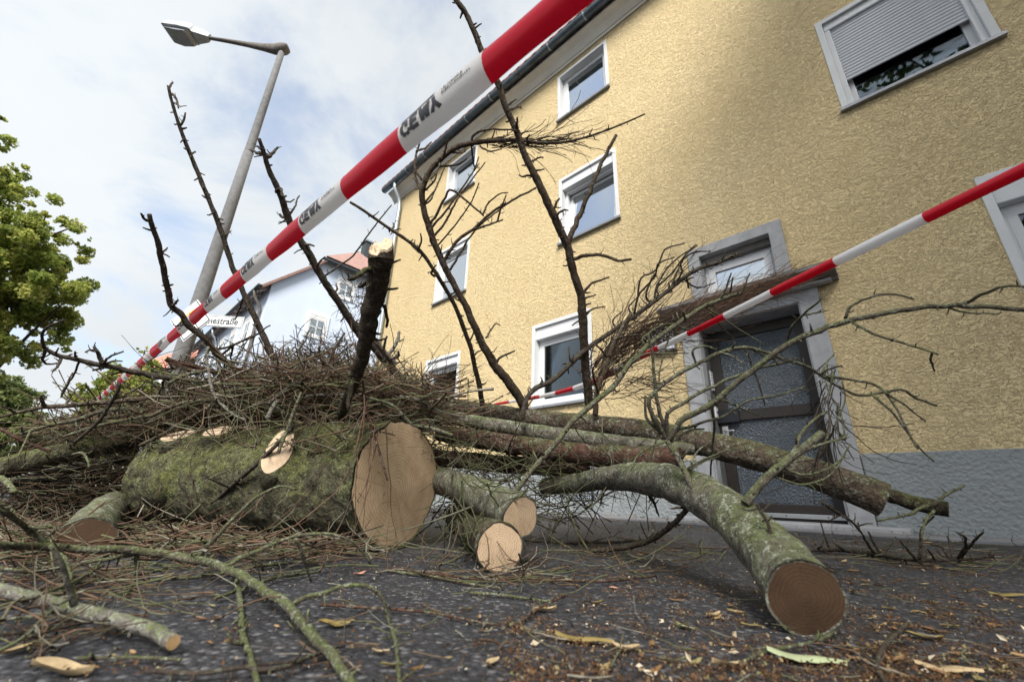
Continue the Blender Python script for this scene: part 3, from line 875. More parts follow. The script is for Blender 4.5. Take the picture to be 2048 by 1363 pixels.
# windows of the gable (facing +X) and of the street side
def flat_window(parent, mtx, w, h, cross=True):
    a = Acc(); a.ring(-w / 2 - 0.16, w / 2 + 0.16, -0.14, h + 0.16, 0.16, -0.035, 0.03, bb=0.14)
    o = a.obj('window', MATS['sign_white'], parent); o.matrix_local = mtx
    a = Acc(); a.ring(-w / 2, w / 2, 0, h * 0.84, 0.07, -0.02, 0.02)
    a.box(-0.03, 0.03, -0.018, 0.018, 0.07, h * 0.84 - 0.07)
    if cross:
        a.box(-w / 2 + 0.07, w / 2 - 0.07, -0.016, 0.016, h * 0.42 - 0.025, h * 0.42 + 0.025)
    a.obj('frame', MATS['white_pvc'], o)
    a = Acc(); a.box(-w / 2, w / 2, -0.025, 0.025, h * 0.84 + 0.001, h); a.obj('shutter_box', MATS['lace'], o)
    a = Acc(); a.box(-w / 2 + 0.05, w / 2 - 0.05, -0.006, 0.006, 0.05, h * 0.84 - 0.05); a.obj('pane', MATS['blue_pane'], o)
    return o
t_ = NT('blue_pane'); t_.p(color=(0.20, 0.24, 0.27), rough=0.08, spec=0.7)
RX = Matrix.Rotation(math.pi / 2, 4, 'Z')
for ly, z, w, h in ((2.40, 7.50, 0.80, 1.06), (3.50, 10.05, 0.78, 0.95), (6.6, 7.5, 0.8, 1.06), (6.2, 10.05, 0.8, 0.95), (2.4, 4.4, 0.9, 1.2), (5.6, 4.4, 0.9, 1.2)):
    flat_window(H2, Matrix.Translation((0.02, ly, z)) @ RX, w, h)
for lx in (-2.4, -5.0, -7.4, -10.0, -12.5):
    for z in (7.0, 4.2):
        flat_window(H2, Matrix.Translation((lx, -0.02, z)), 0.9, 1.25)

# far red-roofed house at the end of the street
P_ = at(372, 735, 52)
H3 = empty('far_house', (P_[0], P_[1], 0), TH + 0.35)
tag(H3, 'distant house with bright red tiled roof behind the concrete lamp post', 'house')
zt = P_[2]
a = Acc(); a.box(-5, 5, -4, 4, 0, zt - 1.6); a.obj('wall', MATS['cream_cornice'], H3)
slab('roof', [(-5.4, -4.4, zt - 1.9), (5.4, -4.4, zt - 1.9), (5.4, 0, zt + 2.2), (-5.4, 0, zt + 2.2)], 0.15, MATS['red_tile_far'], H3)
slab('roof', [(5.4, 4.4, zt - 1.9), (-5.4, 4.4, zt - 1.9), (-5.4, 0, zt + 2.2), (5.4, 0, zt + 2.2)], 0.15, MATS['red_tile_far'], H3)
for x in (-3, 0, 3):
    a = Acc(); a.box(x - 0.5, x + 0.5, -4.05, -4.0, zt - 4.0, zt - 2.7); a.obj('window', MATS['blue_pane'], H3)

# ------------------------------------------------------------------ street lamp with signs
LX, LY = -4.59, 5.56
L = empty('street_lamp', (LX, LY, 0))
tag(L, 'tall weathered concrete street lamp with single arm leaning over the brush pile', 'street lamp')
v_, f_ = tube([(0, 0, 0), (0, 0, 1.5), (0, 0, 3.0), (0, 0, 4.4), (0, 0, 5.55)], [0.118, 0.107, 0.093, 0.082, 0.073], 24)
link('pole', raw_mesh('pole', v_, f_), MATS['lamp_concrete'], L)
v_, f_ = tube([(0, 0, 5.55), (0, 0, 5.57), (0, 0, 6.6), (0, 0, 8.05)], [0.074, 0.067, 0.061, 0.051], 24)
link('upper_pole', raw_mesh('upper_pole', v_, f_), MATS['lamp_concrete'], L)
# arm: deep at the pole, thin at the head, with a round cap over the pole
AD = np.array([-0.99, -0.04, 0.0]); AD /= np.linalg.norm(AD)
AN = np.array([-AD[1], AD[0], 0])
secs = [(-0.10, 8.16, 0.06, 0.085), (-0.06, 8.14, 0.16, 0.10), (0.03, 8.12, 0.20, 0.105), (0.14, 8.11, 0.185, 0.085), (0.35, 8.135, 0.135, 0.06), (0.7, 8.185, 0.085, 0.046), (1.05, 8.235, 0.06, 0.04), (1.42, 8.28, 0.045, 0.034)]
V = []; Fc = []
for d_, z_, hh, wwid in secs:
    for k in range(12):
        an = 2 * math.pi * k / 12
        V.append(AD * d_ + AN * (wwid * math.cos(an)) + np.array([0, 0, z_ + hh * 0.6 * math.sin(an) - 0.02]))
for i in range(len(secs) - 1):
    for k in range(12):
        Fc.append((i * 12 + k, i * 12 + (k + 1) % 12, (i + 1) * 12 + (k + 1) % 12, (i + 1) * 12 + k))
Fc += [tuple(range(12))[::-1], tuple(range((len(secs) - 1) * 12, len(secs) * 12))]
a = Acc(); a.add(V, Fc); a.obj('arm', MATS['lamp_arm'], L, smooth=True)
# luminaire: neck, housing, bowl
hp = empty('tmp', (0, 0, 0)); bpy.data.objects.remove(hp)
rz_ = math.atan2(AD[1], AD[0])
hm = Matrix.Translation(tuple(AD * 1.40 + np.array([0, 0, 8.285]))) @ Matrix.Rotation(rz_, 4, 'Z') @ Matrix.Rotation(math.radians(-7), 4, 'Y')
def hull(name, secs_, mat, parent):
    V = []; Fc = []
    for x, w_, z0, z1 in secs_:
        V += [(x, -w_, z0), (x, w_, z0), (x, w_ * 0.78, z1), (x, -w_ * 0.78, z1)]
    for i in range(len(secs_) - 1):
        for k in range(4):
            Fc.append((i * 4 + k, i * 4 + (k + 1) % 4, (i + 1) * 4 + (k + 1) % 4, (i + 1) * 4 + k))
    Fc += [(3, 2, 1, 0), tuple(range(len(secs_) * 4 - 4, len(secs_) * 4))]
    aa = Acc(); aa.add(V, Fc)
    return aa.obj(name, mat, parent, bevel=0.012)
head = hull('luminaire', [(0.0, 0.045, -0.05, 0.05), (0.05, 0.075, -0.07, 0.065), (0.26, 0.13, -0.085, 0.09), (0.30, 0.17, -0.06, 0.10), (0.50, 0.185, -0.055, 0.12), (0.80, 0.175, -0.05, 0.09), (0.84, 0.16, -0.045, 0.06)], MATS['lamp_housing'], L)
head.matrix_local = hm
bowl = hull('lamp_glass', [(0.31, 0.15, -0.066, -0.058), (0.36, 0.155, -0.13, -0.058), (0.55, 0.165, -0.15, -0.058), (0.76, 0.155, -0.11, -0.055), (0.82, 0.14, -0.066, -0.05)], MATS['lamp_lens'], head)
# street-name sign on the pole
SG = empty('street_name_sign', (LX, LY - 0.15, 2.40))
tag(SG, 'white street name plate with black lettering bracketed to the lamp post', 'sign')
a = Acc(); a.box(0.05, 0.83, -0.012, 0.0, -0.085, 0.085); pl0 = a.obj('plate', MATS['sign_white'], SG, bevel=0.004)
a = Acc(); a.ring(0.06, 0.82, -0.077, 0.077, 0.006, -0.0145, -0.0125); a.obj('border', MATS['sign_black'], pl0)
me = text_mesh("Goethestraße", 0.135, 0.002, 'LEFT'); me.transform(Matrix.Rotation(math.pi / 2, 4, 'X') @ Matrix.Diagonal((0.70, 1, 1, 1)))
_xs = [v.co.x for v in me.vertices]; me.transform(Matrix.Translation((0.10, 0, 0)) @ Matrix.Diagonal((0.66 / (max(_xs) - min(_xs)), 1, 1, 1)))
link('lettering', me, MATS['sign_black'], pl0, (0.0, -0.0145, 0.0))
a = Acc(); a.box(-0.02, 0.06, 0.0, 0.03, -0.05, 0.05); a.obj('arm_bracket', MATS['steel'], SG)
v_, f_ = tube([(0, 0.17, -0.06), (0, 0.17, -0.02)], 0.115, 20); link('band_clamp', raw_mesh('band_clamp', v_, f_), MATS['steel'], SG)
SG.rotation_euler = (0, math.radians(1.5), 0)
# priority-road sign, a square on its point
PD = at(381, 640, 5.45)
DS = empty('priority_sign', tuple(PD), math.radians(-8))
tag(DS, 'white bordered yellow diamond road sign on the lamp post', 'sign')
def diamond(r, y0, y1, name, mat, parent, bevel=0.0):
    pts = [(r, 0), (0, r), (-r, 0), (0, -r)]
    aa = Acc(); aa.add([(x, y0, z) for x, z in pts] + [(x, y1, z) for x, z in pts], [(3, 2, 1, 0), (4, 5, 6, 7)] + [(i, (i + 1) % 4, 4 + (i + 1) % 4, 4 + i) for i in range(4)])
    return aa.obj(name, mat, parent, bevel=bevel)
p0 = diamond(0.30, 0.0, 0.015, 'plate', MATS['sign_white'], DS)
diamond(0.285, -0.003, -0.001, 'border', MATS['sign_black'], p0)
diamond(0.268, -0.006, -0.004, 'white_field', MATS['sign_white'], p0)
diamond(0.155, -0.009, -0.007, 'yellow_field', MATS['sign_yellow'], p0)
a = Acc(); a.box(-0.03, 0.03, 0.016, 0.05, -0.2, 0.2); a.obj('bracket', MATS['steel'], DS)

# small blue road signs far down the street
for (x, y, dp_, lab) in ((107, 878, 36, 'small blue road sign far away, right of the other small blue sign'), (15, 905, 40, 'small blue road sign far away at the left edge of the picture')):
    q = at(x, y, dp_)
    r_ = empty('road_sign', (q[0], q[1], 0), math.radians(35))
    tag(r_, lab, 'sign', 'far blue road signs')
    v_, f_ = tube([(0, 0, 0), (0, 0, q[2] + 0.5)], 0.035, 8); link('post', raw_mesh('post', v_, f_), MATS['steel'], r_)
    a = Acc(); a.box(-0.32, 0.32, -0.055, -0.04, q[2] - 0.3, q[2] + 0.3); b_ = a.obj('plate', MATS['sign_blue'], r_)
    a = Acc(); a.ring(-0.30, 0.30, q[2] - 0.28, q[2] + 0.28, 0.03, -0.0575, -0.056); a.obj('border', MATS['sign_white'], b_)

# ------------------------------------------------------------------ trees
def leaf_cloud(centres, n, size, flat=0.5):
    """n rhombic leaves scattered in clumps round the centres (k,4: xyz + radius)"""
    C = np.asarray(centres, float)
    wgt = C[:, 3] ** 2; wgt /= wgt.sum()
    idx = rng.choice(len(C), n, p=wgt)
    dr = rng.normal(size=(n, 3)); dr /= np.linalg.norm(dr, axis=1)[:, None]
    rad = C[idx, 3] * rng.random(n) ** 0.42
    pos = C[idx, :3] + dr * rad[:, None] * np.array([1, 1, 0.8])
    nrm = rng.normal(size=(n, 3)) + np.array([0, 0, flat * 2]); nrm /= np.linalg.norm(nrm, axis=1)[:, None]
    t1 = np.cross(nrm, rng.normal(size=(n, 3))); t1 /= np.linalg.norm(t1, axis=1)[:, None]
    t2 = np.cross(nrm, t1)
    sz = size * rng.uniform(0.6, 1.25, n)
    a, b = t1 * sz[:, None] * 0.5, t2 * sz[:, None] * 0.38
    q = np.stack([pos - a, pos + b - a * 0.1 - nrm * sz[:, None] * 0.08, pos + a, pos - b - a * 0.1 - nrm * sz[:, None] * 0.08], 1)
    f = np.arange(n * 4).reshape(n, 4)
    tint = np.clip(rng.normal(0.5, 0.22, n) + rng.normal(0, 0.16, len(C))[idx], 0, 1)
    return q.reshape(-1, 3), f, np.repeat(tint, 4)
def tintattr(me, tint):
    at_ = me.attributes.new('tint', 'FLOAT', 'POINT')
    at_.data.foreach_set('value', np.asarray(tint, np.float32))
def tree(name, label, base, lobes, n, size, mat, group, clump=0.28, trunk_r=0.18, per=16, barkm='bark_dark'):
    """lobes: list of (centre xyz, rx, rz)"""
    base = np.asarray(base, float)
    root = empty(name, tuple(base))
    tag(root, label, 'tree', group)
    cents = []; tips = []
    for c, rx, rz in lobes:
        k = max(4, int(per * rx * rx / 2))
        for _ in range(k):
            d = rng.normal(size=3); d /= np.linalg.norm(d)
            rr = rng.random() ** 0.45
            p = np.asarray(c) + d * rr * np.array([rx, rx, rz])
            cents.append((*p, clump * rx * rng.uniform(0.55, 1.1)))
        tips.append(np.asarray(c, float))
    v, f, t = leaf_cloud(cents, n, size)
    me = raw_mesh('crown', v - base, f, False); tintattr(me, t)
    link('crown', me, MATS[mat], root)
    top = max(tips, key=lambda q: q[2])
    mid = base + (top - base) * np.array([0.35, 0.35, 0.45])
    tv = Acc()
    vv, ff = tube(catmull([base - np.array([0, 0, 0.1]), base + np.array([0.02, 0, 0.8]), mid, top], 18) - base, np.linspace(trunk_r, trunk_r * 0.25, 18), 12)
    link('trunk', raw_mesh('trunk', vv, ff), MATS[barkm], root)
    cc = np.array(cents)
    for q in cc[rng.choice(len(cc), min(len(cc), 26), replace=False)]:
        k = rng.uniform(0.35, 0.95)
        st_ = base + (mid - base) * min(1, k * 1.2) if k < 0.7 else mid + (top - mid) * (k - 0.7) * 2
        m_ = (st_ + q[:3]) / 2 + np.array([0, 0, 0.12]) * np.linalg.norm(q[:3] - st_) * 0.4
        vv, ff = tube(catmull([st_, m_, q[:3]], 8) - base, np.linspace(trunk_r * 0.3, trunk_r * 0.06, 8), 6)
        link('limb', raw_mesh('limb', vv, ff), MATS[barkm], root)
    return root
def lobe(x, y, d, px):
    return (at(x, y, d), px * d / F_PX, px * d / F_PX * 0.95)
TD = 11.0
tb = at(-60, 900, TD); tb[2] = 0
tree('linden_tree', 'large yellow green leafy tree reaching in from the left edge', tb,
     [lobe(90, 490, TD, 85), lobe(110, 450, TD, 45), lobe(20, 405, TD, 75), lobe(-40, 350, TD, 75), lobe(20, 340, TD, 40), lobe(110, 610, TD + .6, 70), lobe(20, 600, TD, 110), lobe(40, 690, TD, 60), lobe(-60, 560, TD, 130), lobe(-60, 700, TD, 90), lobe(10, 340, TD, 35), lobe(-8, 232, TD, 20), lobe(-60, 260, TD, 60), lobe(125, 670, TD, 35), lobe(150, 480, TD, 30), lobe(60, 560, TD, 110), lobe(130, 560, TD, 50), lobe(70, 420, TD, 45), lobe(-120, 480, TD, 120)],
     80000, 0.10, 'leaves_linden', 'trees down the street', 0.22, 0.22, 44)
def ground_under(x, d):
    q = at(x, 900, d); q[2] = 0
    return q
tree('young_tree', 'bright green tree behind the tape, left of the lamp post', ground_under(250, 19),
     [lobe(240, 768, 19, 42), lobe(185, 795, 19, 42), lobe(300, 762, 19, 32), lobe(250, 790, 19, 45), lobe(200, 810, 19, 45), lobe(300, 800, 19, 50), lobe(285, 745, 19, 32), lobe(290, 700, 19, 14), lobe(160, 830, 19, 30), lobe(240, 860, 19, 70), lobe(350, 850, 19, 60)],
     22000, 0.17, 'leaves_linden', 'trees down the street', 0.3, 0.12, 44)
tree('distant_tree', 'hazy green tree low in the gap at the far left', ground_under(10, 30),
     [lobe(10, 800, 30, 55), lobe(45, 815, 30, 32), lobe(-30, 820, 30, 70), lobe(30, 860, 30, 60)],
     14000, 0.26, 'leaves_far', 'trees down the street', 0.3, 0.2, 14)
tree('distant_tree', 'dark green bushy tree low behind the left brush, under the bright one', ground_under(140, 34),
     [lobe(100, 890, 34, 50), lobe(160, 880, 34, 55), lobe(220, 900, 34, 60), lobe(30, 900, 34, 60), lobe(-50, 890, 34, 70), lobe(300, 890, 34, 60)],
     14000, 0.30, 'leaves_far', 'trees down the street', 0.3, 0.2, 12)
# the street tree behind the photographer that shades the right-hand part of the facade and shows in its panes
tree('street_tree', 'broad leafy street tree standing behind the viewpoint opposite the door', (2.6, -3.4, 0),
     [((1.9, -0.9, 8.4), 1.7, 1.5), ((3.3, 0.1, 8.6), 1.7, 1.5), ((3.9, -1.9, 8.8), 2.2, 2.0), ((5.6, -0.6, 7.6), 2.0, 1.8), ((3.2, -2.6, 6.3), 2.2, 1.6), ((5.4, -3.0, 6.0), 2.2, 1.8), ((1.2, -4.4, 6.4), 2.0, 1.7), ((3.4, -4.8, 7.6), 2.4, 2.0), ((7.0, -1.2, 5.6), 2.0, 1.8), ((2.8, -2.2, 10.2), 2.0, 1.6), ((5.6, -2.4, 9.4), 2.0, 1.8)],
     17000, 0.18, 'leaves_shade', 'trees down the street', 0.3, 0.24, 12)
# ------------------------------------------------------------------ logs
def log(name, label, P, R, mat, sides=28, n=40, rough=0.12, freq=9.0, cut0=None, cut1=None, cat='log', group='felled spruce logs', bark_t=0.05, bend=0.0, seed=0.0, away0=False, face0=0.0, fine=0.0):
    """P world points, R radii; cut0/cut1: material of the sawn face at either end"""
    Q = catmull(np.column_stack([P, R]), n)
    C, Rr = Q[:, :3], Q[:, 3]
    V, Fs = tube(C, Rr, sides, caps=False, rough=rough, freq=freq, seed=seed)
    V = np.asarray(V)
    if fine:         # ridges and plates of the bark
        rel = V - np.repeat(C, sides, 0)
        for i in range(len(V)):
            q = Vector(V[i])
            f_ = mnoise.fractal(q * 26, 0.7, 2.1, 4) * 0.6 - abs(mnoise.noise(q * 11)) * 0.9 + max(0.0, mnoise.noise(q * 7 + Vector((5, 1, 2)))) * 0.5
            V[i] = V[i] + rel[i] * fine * f_
    if away0 or face0:        # the saw ran askew here: the end plane turns away to the far side
        a_ = C[0] - C[2]; a_ /= np.linalg.norm(a_)
        vd = C[0] - CP; vd /= np.linalg.norm(vd)
        nn = a_ - vd * ((a_ @ vd) - 0.12) if away0 else a_ - vd * face0; nn /= np.linalg.norm(nn)
        rel = V - C[0]
        back = np.clip(-(rel @ a_) / 0.22, 0, 1)
        perp = rel - np.outer(rel @ a_, a_)
        V = V + np.outer(-(perp @ nn) / (a_ @ nn) * (1 - back), a_)
    ends = []
    for which, m in ((0, cut0), (n - 1, cut1)):
        ring = V[which * sides:(which + 1) * sides]
        cen = ring.mean(0)
        inner = cen + (ring - cen) * (1 - bark_t)
        base = len(V)
        V = np.vstack([V, inner])
        for j in range(sides):
            k = (j + 1) % sides
            q = (which * sides + j, base + j, base + k, which * sides + k)
            Fs.append(q if which else q[::-1])
        if m is None:
            Fs.append(tuple(base + j for j in range(sides)))
        else:
            ends.append((cen, inner, C[1] - C[0] if which == 0 else C[-1] - C[-2], m, which))
    o = mk(name, V, Fs, MATS[mat], origin=C[0])
    tag(o, label, cat, group)
    for cen, inner, ax, m, which in ends:
        ax = ax / np.linalg.norm(ax) * (1 if which else -1)
        z = Vector(ax)
        rot = z.to_track_quat('Z', 'Y').to_matrix()
        Mx = np.array(rot)
        loc = (inner - cen) @ Mx
        rings = [loc * f_ for f_ in (1.0, 0.72, 0.42, 0.16)]
        vv = np.vstack(rings + [np.zeros((1, 3))])
        ff = []
        ns = len(inner)
        for r_ in range(3):
            for j in range(ns):
                k = (j + 1) % ns
                ff.append((r_ * ns + j, r_ * ns + k, (r_ + 1) * ns + k, (r_ + 1) * ns + j))
        for j in range(ns):
            ff.append((3 * ns + j, 3 * ns + (j + 1) % ns, 4 * ns))
        vv = vv + np.array([0.012, 0.02, 0]) * 0
        co = link('cut_face', raw_mesh('cut_face', vv, ff, False), MATS[m], o)
        co.matrix_local = Matrix.Translation(Vector(cen - C[0])) @ rot.to_4x4()
    return o
def pxlog(spec):
    """spec rows: x, y, depth, width in px -> points, radii"""
    P = np.array([at(x, y, d) for x, y, d, w in spec])
    R = np.array([w * d / F_PX / 2 for x, y, d, w in spec])
    return P, R

# the big trunk section
A0, A1 = np.array([-0.455, 1.875, 0.262]), np.array([-1.74, 2.28, 0.245])
ax_ = (A1 - A0) / np.linalg.norm(A1 - A0)
tt = np.array([0, 0.1, 0.3, 0.5, 0.72, 0.9, 1.0])
LP = A0 + (A1 - A0) * tt[:, None]
LR = np.array([0.258, 0.252, 0.25, 0.243, 0.232, 0.222, 0.205])
big = log('log', 'thick mossy trunk section with wide ringed cut face, biggest of the logs', LP, LR, 'bark_log', 150, 230, 0.05, 5.0, cut0='cut_big', cut1='cut_small', bark_t=0.035, face0=0.22, fine=0.035)
# knots sawn off the big trunk: a collar of bark and a pale oval cut
def knot(parent, t, px, py, r, ell, tilt, mat, lift, turn=0.0):
    Cc = A0 + (A1 - A0) * t
    rr = np.interp(t, tt, LR)
    # point on the trunk surface facing (px,py)
    d = ray(px, py); d /= np.linalg.norm(d)
    w0 = CP - Cc
    dp, wp = d - ax_ * (d @ ax_), w0 - ax_ * (w0 @ ax_)
    a_, b_, c_ = dp @ dp, 2 * dp @ wp, wp @ wp - (rr * 0.995) ** 2
    disc = b_ * b_ - 4 * a_ * c_
    s_ = (-b_ - math.sqrt(max(disc, 0))) / (2 * a_)
    S = CP + d * s_
    nrm = S - Cc; nrm -= ax_ * (nrm @ ax_); nrm /= np.linalg.norm(nrm)
    face = nrm + (-ax_) * tilt; face /= np.linalg.norm(face)
    e1 = np.cross(face, ax_); e1 /= np.linalg.norm(e1)
    e2 = np.cross(face, e1)
    e1, e2 = e1 * math.cos(turn) + e2 * math.sin(turn), -e1 * math.sin(turn) + e2 * math.cos(turn)
    N_ = 32
    an = np.linspace(0, 2 * math.pi, N_, endpoint=False)
    wob = 1 + 0.03 * np.sin(an * 3 + t * 9) + 0.02 * np.sin(an * 5 + t * 20)
    rim = S + face * lift + (np.cos(an) * r * wob)[:, None] * e1 + (np.sin(an) * r * ell * wob)[:, None] * e2
    low = S - nrm * 0.03 + (np.cos(an) * r * 1.35)[:, None] * e1 + (np.sin(an) * r * ell * 1.3)[:, None] * e2
    mid_ = (rim * 0.55 + low * 0.45) + (rim - rim.mean(0)) * 0.08
    inn = rim.mean(0) + (rim - rim.mean(0)) * 0.9
    Vv = np.vstack([low, mid_, rim, inn]); ff = []
    for r_ in range(3):
        for j in range(N_):
            k = (j + 1) % N_
            ff.append((r_ * N_ + j, r_ * N_ + k, (r_ + 1) * N_ + k, (r_ + 1) * N_ + j))
    kn = mk('knot_collar', Vv, ff, MATS['bark_log'], parent)
    c_ = inn.mean(0)
    rot = Vector(face).to_track_quat('Z', 'Y').to_matrix()
    vv = np.vstack([(inn - c_) @ np.array(rot), [[0, 0, 0]]])
    co = link('cut_face', raw_mesh('cut_face', vv, [(j, (j + 1) % N_, N_) for j in range(N_)], False), MATS[mat], kn)
    co.matrix_local = Matrix.Translation(Vector(c_ - ORG[parent.name])) @ rot.to_4x4()
knot(big, 0.36, 557, 908, 0.105, 0.5, 0.8, 'cut_fresh', 0.035)
knot(big, 0.86, 362, 884, 0.042, 1.9, 0.1, 'cut_fresh', 0.04, 0.5)
knot(big, 0.64, 440, 876, 0.040, 1.6, 0.2, 'cut_fresh', 0.04, 0.6)
sb = catmull([at(375, 945, 2.05), at(345, 968, 1.93), at(318, 988, 1.84)], 12)
v_, f_ = tube(sb, np.interp(np.linspace(0, 1, 12), [0, 0.5, 1], [0.12, 0.088, 0.078]), 26, True, 0.12, 10)
mk('branch_stub', v_, f_, MATS['bark_log'], big)
knot(big, 0.20, 600, 1010, 0.05, 1.2, 0.4, 'bark_log', 0.02)
P, R = pxlog([(1042, 1033, 1.36, 78), (1000, 1008, 1.51, 71), (930, 978, 1.80, 59), (875, 958, 2.08, 51), (820, 942, 2.4, 44)])
log('log', 'grey green log whose round cut end faces us, lying on the shorter log', P, R, 'bark_green', 36, 46, 0.10, 12, cut0='cut_small', cut1='cut_small')
P, R = pxlog([(1000, 1094, 1.285, 92), (985, 1078, 1.44, 84), (955, 1055, 1.75, 70), (920, 1035, 2.1, 58)])
log('log', 'short log on the asphalt right of the big trunk, pale round cut end', P, R, 'bark_brown', 36, 36, 0.10, 12, cut0='cut_small', cut1='cut_small')
P, R = pxlog([(166, 1088, 1.26, 100), (184, 1058, 1.50, 82), (205, 1030, 1.80, 68), (225, 1012, 2.15, 56)])
log('log', 'log end half buried under twigs at the lower left', P, R, 'bark_green', 32, 30, 0.1, 12, cut0='cut_wet', cut1='cut_small')
P, R = pxlog([(1612, 1196, 0.745, 144), (1570, 1142, 0.84, 122), (1520, 1082, 0.95, 104), (1455, 1024, 1.08, 88), (1390, 982, 1.22, 76), (1330, 962, 1.38, 67), (1275, 954, 1.54, 58), (1215, 955, 1.75, 46), (1150, 966, 1.95, 38), (1090, 972, 2.15, 32)])
R[0] *= 1.0
frontlog = log('log', 'mossy grey log running towards us at right, dark wet cut end nearest', P, R, 'bark_green', 44, 90, 0.10, 11, cut0='cut_wet', cut1='cut_small', bark_t=0.07)
P, R = pxlog([(1768, 1000, 1.36, 66), (1700, 972, 1.44, 63), (1600, 938, 1.56, 58), (1500, 908, 1.70, 55), (1400, 884, 1.86, 51), (1300, 864, 2.04, 47), (1200, 851, 2.24, 43), (1100, 841, 2.45, 39), (1000, 827, 2.70, 34), (900, 812, 3.0, 29), (800, 803, 3.35, 25)])
longlog = log('log', 'long brown barked log sloping across the doorway, the uppermost of the logs', P, R, 'bark_brown', 40, 120, 0.11, 12, cut0='cut_small', cut1='cut_small', away0=True)
P, R = pxlog([(1897, 1018, 1.62, 30), (1840, 1008, 1.68, 29), (1780, 990, 1.75, 27), (1700, 962, 1.86, 25), (1600, 930, 2.0, 23)])
pole_end = log('log', 'thin mossy pole sticking out past the end of the long log by the plinth', P, R, 'bark_stump', 18, 34, 0.12, 22, cut0='cut_wet', cut1='cut_small')
P, R = pxlog([(790, 822, 2.55, 26), (880, 832, 2.42, 27), (1000, 852, 2.24, 29), (1100, 867, 2.12, 30), (1200, 880, 2.0, 30), (1290, 890, 1.92, 28), (1390, 898, 1.84, 24)])
log('log', 'smooth green pole lying just below the uppermost long log', P, R, 'bark_green', 24, 60, 0.08, 16, cut0='cut_small', cut1='cut_small')
P, R = pxlog([(1362, 917, 1.72, 46), (1266, 914, 1.82, 44), (1160, 906, 1.95, 42), (1050, 892, 2.1, 40), (960, 878, 2.25, 36), (880, 866, 2.4, 32)])
log('log', 'reddish barked log under the green pole, ending left of the door', P, R, 'bark_red', 30, 60, 0.11, 14, cut0='cut_wet', cut1='cut_small')
P, R = pxlog([(1180, 938, 2.2, 32), (1080, 932, 2.25, 34), (980, 925, 2.3, 34), (880, 915, 2.35, 32), (820, 910, 2.4, 30)])
log('log', 'dark log deep in the tangle behind the two cut log ends', P, R, 'bark_red', 24, 40, 0.11, 14, cut0='cut_wet', cut1='cut_small')
P, R = pxlog([(-60, 952, 1.95, 46), (0, 936, 2.02, 44), (95, 914, 2.12, 42), (172, 897, 2.22, 40), (248, 881, 2.34, 38), (320, 868, 2.5, 36)])
leftlog = log('log', 'mossy log entering at the left edge, ending behind the big trunk', P, R, 'bark_moss' if False else 'bark_log', 30, 60, 0.10, 12, cut0='cut_small', cut1='cut_small')
P, R = pxlog([(20, 968, 2.1, 22), (100, 945, 2.18, 20), (180, 930, 2.3, 19), (260, 915, 2.45, 18)])
log('log', 'thin green pole under the left mossy log', P, R, 'bark_green', 16, 30, 0.1, 20, cut0='cut_wet', cut1='cut_small')

# ------------------------------------------------------------------ branches traced one by one
def spurs(C, R, every, seed, long=1.0, rmin=0.0018):
    """short pegs and cut side shoots, too small to pick apart"""
    a = Acc(); r_ = random.Random(seed)
    seg = np.linalg.norm(np.diff(C, axis=0), axis=1); tot = seg.sum()
    nS = int(tot / every)
    T, A, Bn = frames(C)
    cum = np.concatenate([[0], np.cumsum(seg)])
    for _ in range(nS):
        s_ = r_.uniform(0.02, 0.98) * tot
        i = min(int(np.searchsorted(cum, s_)), len(C) - 1)
        an = r_.uniform(0, 2 * math.pi)
        d = A[i] * math.cos(an) + Bn[i] * math.sin(an) + T[i] * r_.uniform(-0.2, 0.7)
        d /= np.linalg.norm(d)
        ln = long * r_.choice([0.008, 0.012, 0.016, 0.03, 0.045]) * r_.uniform(0.6, 1.3)
        rr = max(rmin, min(R[i] * 0.4, 0.004)) * r_.uniform(0.7, 1.2)
        st_ = C[i] + d * R[i] * 0.7
        v_, f_ = tube([st_, st_ + d * ln * 0.6, st_ + d * ln + np.array([0, 0, r_.uniform(-.3, .5)]) * ln], [rr * 1.3, rr, rr * 0.75], 4)
        a.add(v_, f_)
    return a
STEMS = {}
